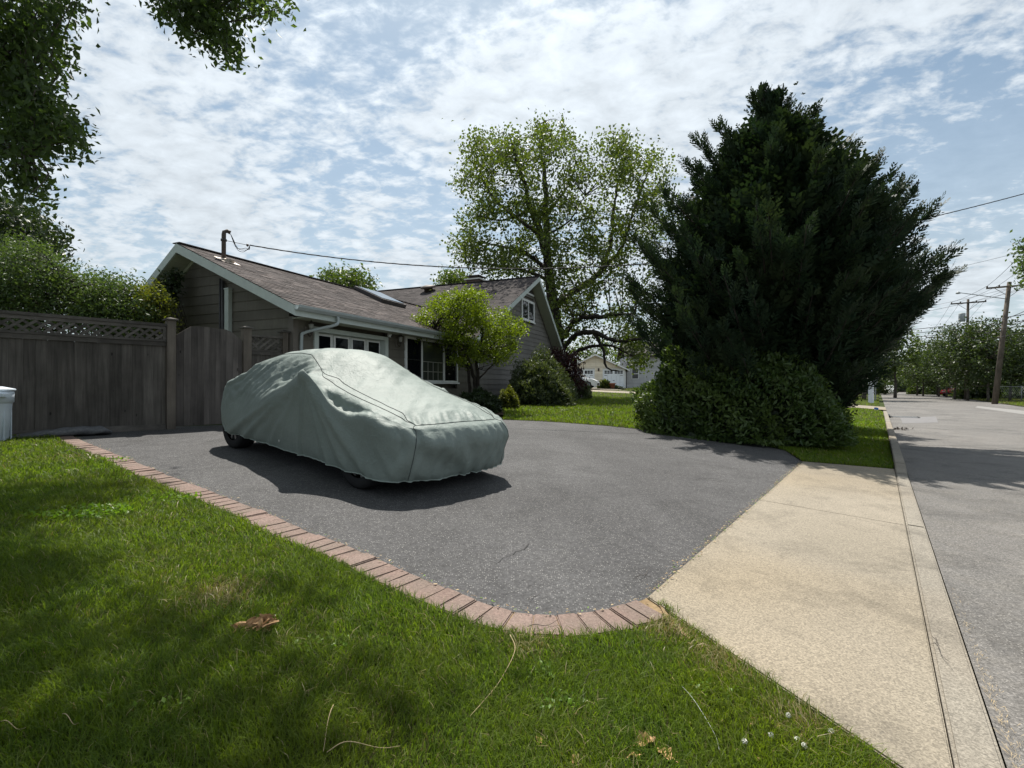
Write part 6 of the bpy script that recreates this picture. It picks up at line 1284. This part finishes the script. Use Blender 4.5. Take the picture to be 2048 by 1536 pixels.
# ------------------------------------------------------------------ litter on the lawn and paving
rl = np.random.default_rng(77)
def curled_leaf(px, py, size_, label, az=None, lobes=True, lift=.035, mat='dry_leaf', curl=1.2, group=None, tilt=.3):
    size = size_ * .66; lift *= .6; q = G(px, py); n, m = 13, 5; V = []; Fk = []
    for i in range(n):
        f = i / (n - 1); wv = math.sin(math.pi * min(max(f, .04), .97)) ** .7 * .30 * (1 + (.22 * math.sin(f * 19) if lobes else 0))
        for j in range(m):
            s = (j / (m - 1) - .5) * 2; x = (f - .5); y = s * wv; z = curl * (y * y * 1.6 + .25 * (x * x)) + .05 * math.sin(f * 9 + s * 3)
            V.append((x * size, y * size, z * size))
    for i in range(n - 1):
        for j in range(m - 1): a = i * m + j; Fk.append((a, a + m, a + m + 1, a + 1))
    V += [(-.5 * size, 0, .06 * size), (-.78 * size, .03 * size, .10 * size), (-.78 * size, .045 * size, .10 * size), (-.5 * size, .025 * size, .06 * size)]; b = len(V) - 4; Fk.append((b, b + 1, b + 2, b + 3))
    o = obj('dry_leaf', mesh_py('dry_leaf', V, Fk, mat, True), None, (q[0], q[1], q[2] + lift)); o.rotation_euler = (rl.normal(0, tilt), rl.normal(0, tilt), az if az is not None else rl.uniform(0, 6.3)); return tag(o, label, 'leaf', group)
def leaf_heap(px, py, n, label, size=.045, R_=.06, mat='dry_leaf'):
    q = G(px, py); V = []; Fk = []
    for k_ in range(n):
        c = np.array([rl.normal(0, R_ * .5), rl.normal(0, R_ * .35), .03 + rl.uniform(0, .035)]); ax = unit(np.array([.8, .6, .1]) + rl.normal(0, .5, 3)); sd = unit(np.cross(ax, rl.normal(0, 1, 3))); up = np.cross(ax, sd); s = size * rl.uniform(.5, 1.2); b = len(V)
        for f, w in ((-.5, .04), (-.2, .22), (.15, .2), (.5, .02)): V += [tuple(c + ax * f * s - sd * w * s + up * .1 * s), tuple(c + ax * f * s), tuple(c + ax * f * s + sd * w * s + up * .14 * s)]
        for i in range(3):
            for j in range(2): a = b + i * 3 + j; Fk.append((a, a + 3, a + 4, a + 1))
    tag(obj('dry_leaf_cluster', mesh_py('dry_leaf_cluster', V, Fk, mat, False), None, tuple(q)), label, 'leaves')
leaf_heap(518, 1268, 34, 'large dry tan seed cluster lying in the grass left of centre', .06, .075)
curled_leaf(88, 1322, .085, 'single brown dry leaf standing in grass at the far left', 1.1, False)
curled_leaf(1290, 1495, .12, 'big curled brown leaf at the bottom of the lawn', .4, True, curl=1.6); curled_leaf(1330, 1520, .10, 'lobed tan leaf at the bottom edge right of the big curled leaf', 2.2, True); curled_leaf(1265, 1525, .08, 'thin curled leaf at the bottom edge left of the big curled leaf', 2.9, False)
curled_leaf(1076, 1492, .06, 'pale crumpled leaf at the bottom of the lawn below the brick curve', 1.9, False, curl=2.); curled_leaf(1506, 1452, .065, 'small pinkish tan leaf near the concrete edge', .8, True); curled_leaf(1508, 1525, .075, 'dark brown leaf at the bottom edge near the clover flowers', 1.4, True); curled_leaf(1556, 1462, .05, 'tiny dry leaf near the clover flowers', .2, False)
curled_leaf(462, 1110, .07, 'orange dry leaf in sunny grass beside the bricks', .1, True); curled_leaf(414, 1112, .06, 'brown dry leaf left of the orange leaf by the bricks', 1.0, False); curled_leaf(528, 1096, .055, 'small tan leaf lying close to the brick edge', .6, False); curled_leaf(308, 1127, .05, 'small reddish leaf in the shaded grass', 2., False)
curled_leaf(757, 1213, .05, 'small orange leaf in grass below the brick border', .3, True); curled_leaf(820, 1287, .05, 'thin upright brown leaf in the middle lawn', 1.4, False, tilt=.9); curled_leaf(862, 1322, .045, 'whitish scrap in the middle lawn', .6, False, mat='clover_flower'); curled_leaf(548, 1240, .035, 'small pale scrap above the seed cluster', .6, False, mat='clover_flower'); curled_leaf(1148, 1530, .05, 'reddish leaf at the bottom edge below the twig', 1.6, False)
curled_leaf(1350, 1272, .03, 'small red leaf near the brick corner', .6, False); curled_leaf(1372, 1318, .04, 'orange leaf scrap near the concrete flare', 1.6, True)
def twig(pts, r, label, mat='straw_twig', lift=.03, forks=()):
    P = np.array([G(*p) for p in pts]); P[:, 2] += lift; c = catmull(P, 5); c[:, 2] += np.sin(np.linspace(0, 7, len(c))) * .008; lo = c[0].copy(); r *= .6; paths = [(c - lo, np.linspace(r, r * .45, len(c)))]
    for fk in forks: F_ = np.array([G(*p) for p in fk]); F_[:, 2] += lift; paths.append((F_ - lo, np.linspace(r * .7, r * .35, len(F_))))
    V, Fq_ = tube_arrays(paths, 5); tag(obj('twig', mesh_np('twig', V, quads_to_tris(Fq_), mat, True), None, tuple(lo)), label, 'twig')
twig([(668, 1436), (655, 1480), (648, 1536)], .0028, 'pale straw stem rising from the bottom edge left of centre', lift=.05); twig([(655, 1534), (700, 1515), (760, 1519), (800, 1524)], .0026, 'pale bent straw lying along the bottom edge', lift=.05)
twig([(1020, 1290), (1030, 1325), (1005, 1375), (970, 1420), (940, 1462)], .0028, 'long tan stem curving down from the brick border', lift=.05); twig([(880, 1365), (905, 1395), (955, 1416)], .0018, 'thin straw joining the long tan stem'); twig([(1205, 1358), (1172, 1372), (1166, 1425)], .0020, 'grey bent twig in the middle of the right lawn', 'grey_twig', .04)
twig([(1362, 1395), (1395, 1440), (1428, 1490), (1437, 1530)], .0016, 'thin grey stem lying near the concrete apron', 'sign_back', .05); twig([(1055, 1267), (1085, 1263), (1116, 1254)], .0035, 'dark twig lying across the curved bricks', 'grey_twig', .035); twig([(1273, 1160), (1287, 1155), (1298, 1142)], .0035, 'dark forked twig on asphalt beside the apron corner', 'grey_twig', .02, [[(1287, 1155), (1302, 1160)]])
twig([(1862, 1292), (1871, 1305), (1880, 1325), (1898, 1348)], .0032, 'dark forked twig lying on the kerb joint', 'grey_twig', .05, [[(1871, 1305), (1856, 1308)], [(1872, 1300), (1866, 1288)]]); twig([(1057, 1205), (1068, 1196), (1082, 1190)], .0022, 'thin grey twig on asphalt near the brick curve', 'grey_twig', .015); twig([(6, 1478), (30, 1486), (55, 1494)], .0028, 'pale straw in the bottom left corner', lift=.06); twig([(128, 1462), (145, 1475), (160, 1484)], .0024, 'short pale straw near the bottom left', lift=.06)
twig([(130, 915), (160, 908), (185, 918)], .006, 'bundle of grey twigs in the upper left grass', 'grey_twig', .07, [[(140, 912), (165, 925), (178, 930)], [(150, 910), (172, 906), (190, 912)]]); leaf_heap(1806, 860, 26, 'dark debris clump in the gutter near the drain', .12, .22, 'grey_twig')
def clover(px, py, lab):
    q = G(px, py); t = thing('clover_flower', lab, 'flower', tuple(q), 0, 'white clover flowers beside the apron'); V, Fc = leaf_arrays(unit(rl.normal(size=(60, 3))) * .0075 + np.array([0, 0, .050]), .008, rl, .5); obj('blossom', mesh_np('blossom', V, Fc, 'clover_flower'), t); pipe('stem', t, [(0, 0, 0), (.003, 0, .03), (0, 0, .05)], .0014, 'leaf_maple', 4)
for px, py, lab in ((1540, 1496, 'white clover flower, largest of the group beside the apron'), (1575, 1455, 'white clover flower furthest from the bottom edge'), (1592, 1505, 'white clover flower in the middle of the group'), (1606, 1518, 'white clover flower nearest the bottom edge'), (1660, 1488, 'white clover flower closest to the concrete'), (1488, 1510, 'faded clover flower left of the others')): clover(px, py, lab)
# lighter weeds in the left lawn, straw in the gutter, verge clover
def patch(name, centre, R_, n, size, mat, label, h=.05, asp=.6):
    q = G(*centre); a = rl.uniform(0, 6.28, n); r = np.sqrt(rl.uniform(0, 1, n)); C = np.stack([np.cos(a) * r * R_[0], np.sin(a) * r * R_[1], h * rl.uniform(.5, 1.2, n)], 1)
    V, Fc = leaf_arrays(C, size, rl, asp, normal=np.array([0, 0, 2.])); tag(obj(name, mesh_np(name, V, Fc, mat), None, tuple(q)), label, 'ground cover', None, 'stuff')
patch('weeds', (150, 1032), (.42, .20), 420, .035, 'clover_leaf', 'light yellow green feathery weeds in the left lawn'); patch('weeds', (345, 1003), (.25, .14), 120, .03, 'clover_leaf', 'pale clover patch in sunny grass'); patch('weeds', (205, 925), (.3, .12), 90, .035, 'clover_leaf', 'light weeds near the fence end')
for px_, py_, R_, n_, lab_ in ((1120, 1420, (.10, .06), 60, 'small clover patch in the lawn below the brick curve'), (1420, 1400, (.12, .06), 70, 'small clover patch beside the apron flare'), (640, 1300, (.16, .08), 60, 'broad leaved weeds in the middle lawn'), (300, 1420, (.16, .07), 60, 'broad leaved weeds at the lower left'), (1080, 1355, (.07, .05), 40, 'yellowish weeds near the long tan stem')): patch('weeds', (px_, py_), R_, n_, .022, 'clover_leaf', lab_, .045)
s_ = np.linspace(0, 1, 420); V = []; Fk = []
for k_ in range(300):
    t = rl.uniform(2.0, 4.4); t = 2.2 + (t - 2.2) * rl.uniform(.2, 1); u = -.015 - abs(rl.normal(0, .022)); x, y = RW(t, u); a = math.atan2(rd[1], rd[0]) + rl.normal(0, .5); L_ = rl.uniform(.010, .034); b = len(V); dx, dy = math.cos(a) * L_, math.sin(a) * L_; z = .006 + rl.uniform(0, .012)
    V += [(x, y, z), (x + dx, y + dy, z + .003), (x + dx - dy * .06, y + dy + dx * .06, z + .003)]; Fk.append((b, b + 1, b + 2))
tag(obj('gutter_straw', mesh_py('gutter_straw', V, Fk, 'straw_twig')), 'line of dry straw debris along the kerb foot', 'debris', None, 'stuff')
V = []; Fk = []                                                        # crumbs, moss and straw along the asphalt edges
edge = np.concatenate([resample(fine, .02) + RNG.normal(0, .012, (len(resample(fine, .02)), 2)), resample(np.array([Bp, Ap]), .006) + RNG.normal(0, .018, (len(resample(np.array([Bp, Ap]), .006)), 2))])
for p in edge:
    a = rl.uniform(0, 6.28); L_ = rl.uniform(.006, .03); b = len(V); z = gz(*p) + .022 + rl.uniform(0, .01); dx, dy = math.cos(a) * L_, math.sin(a) * L_; w = rl.uniform(.1, .5); V += [(p[0], p[1], z), (p[0] + dx, p[1] + dy, z + .004), (p[0] + dx * .5 - dy * w, p[1] + dy * .5 + dx * w, z + .003)]; Fk.append((b, b + 1, b + 2))
me = mesh_py('edge_debris', V, Fk, 'sand_dirt'); me.materials.append(M['clover_leaf']); me.materials.append(M['straw_twig'])
for p in me.polygons: p.material_index = int(rl.choice([0, 0, 1, 2]))
tag(obj('edge_debris', me), 'sandy crumbs and moss along the driveway edges', 'debris', None, 'stuff')
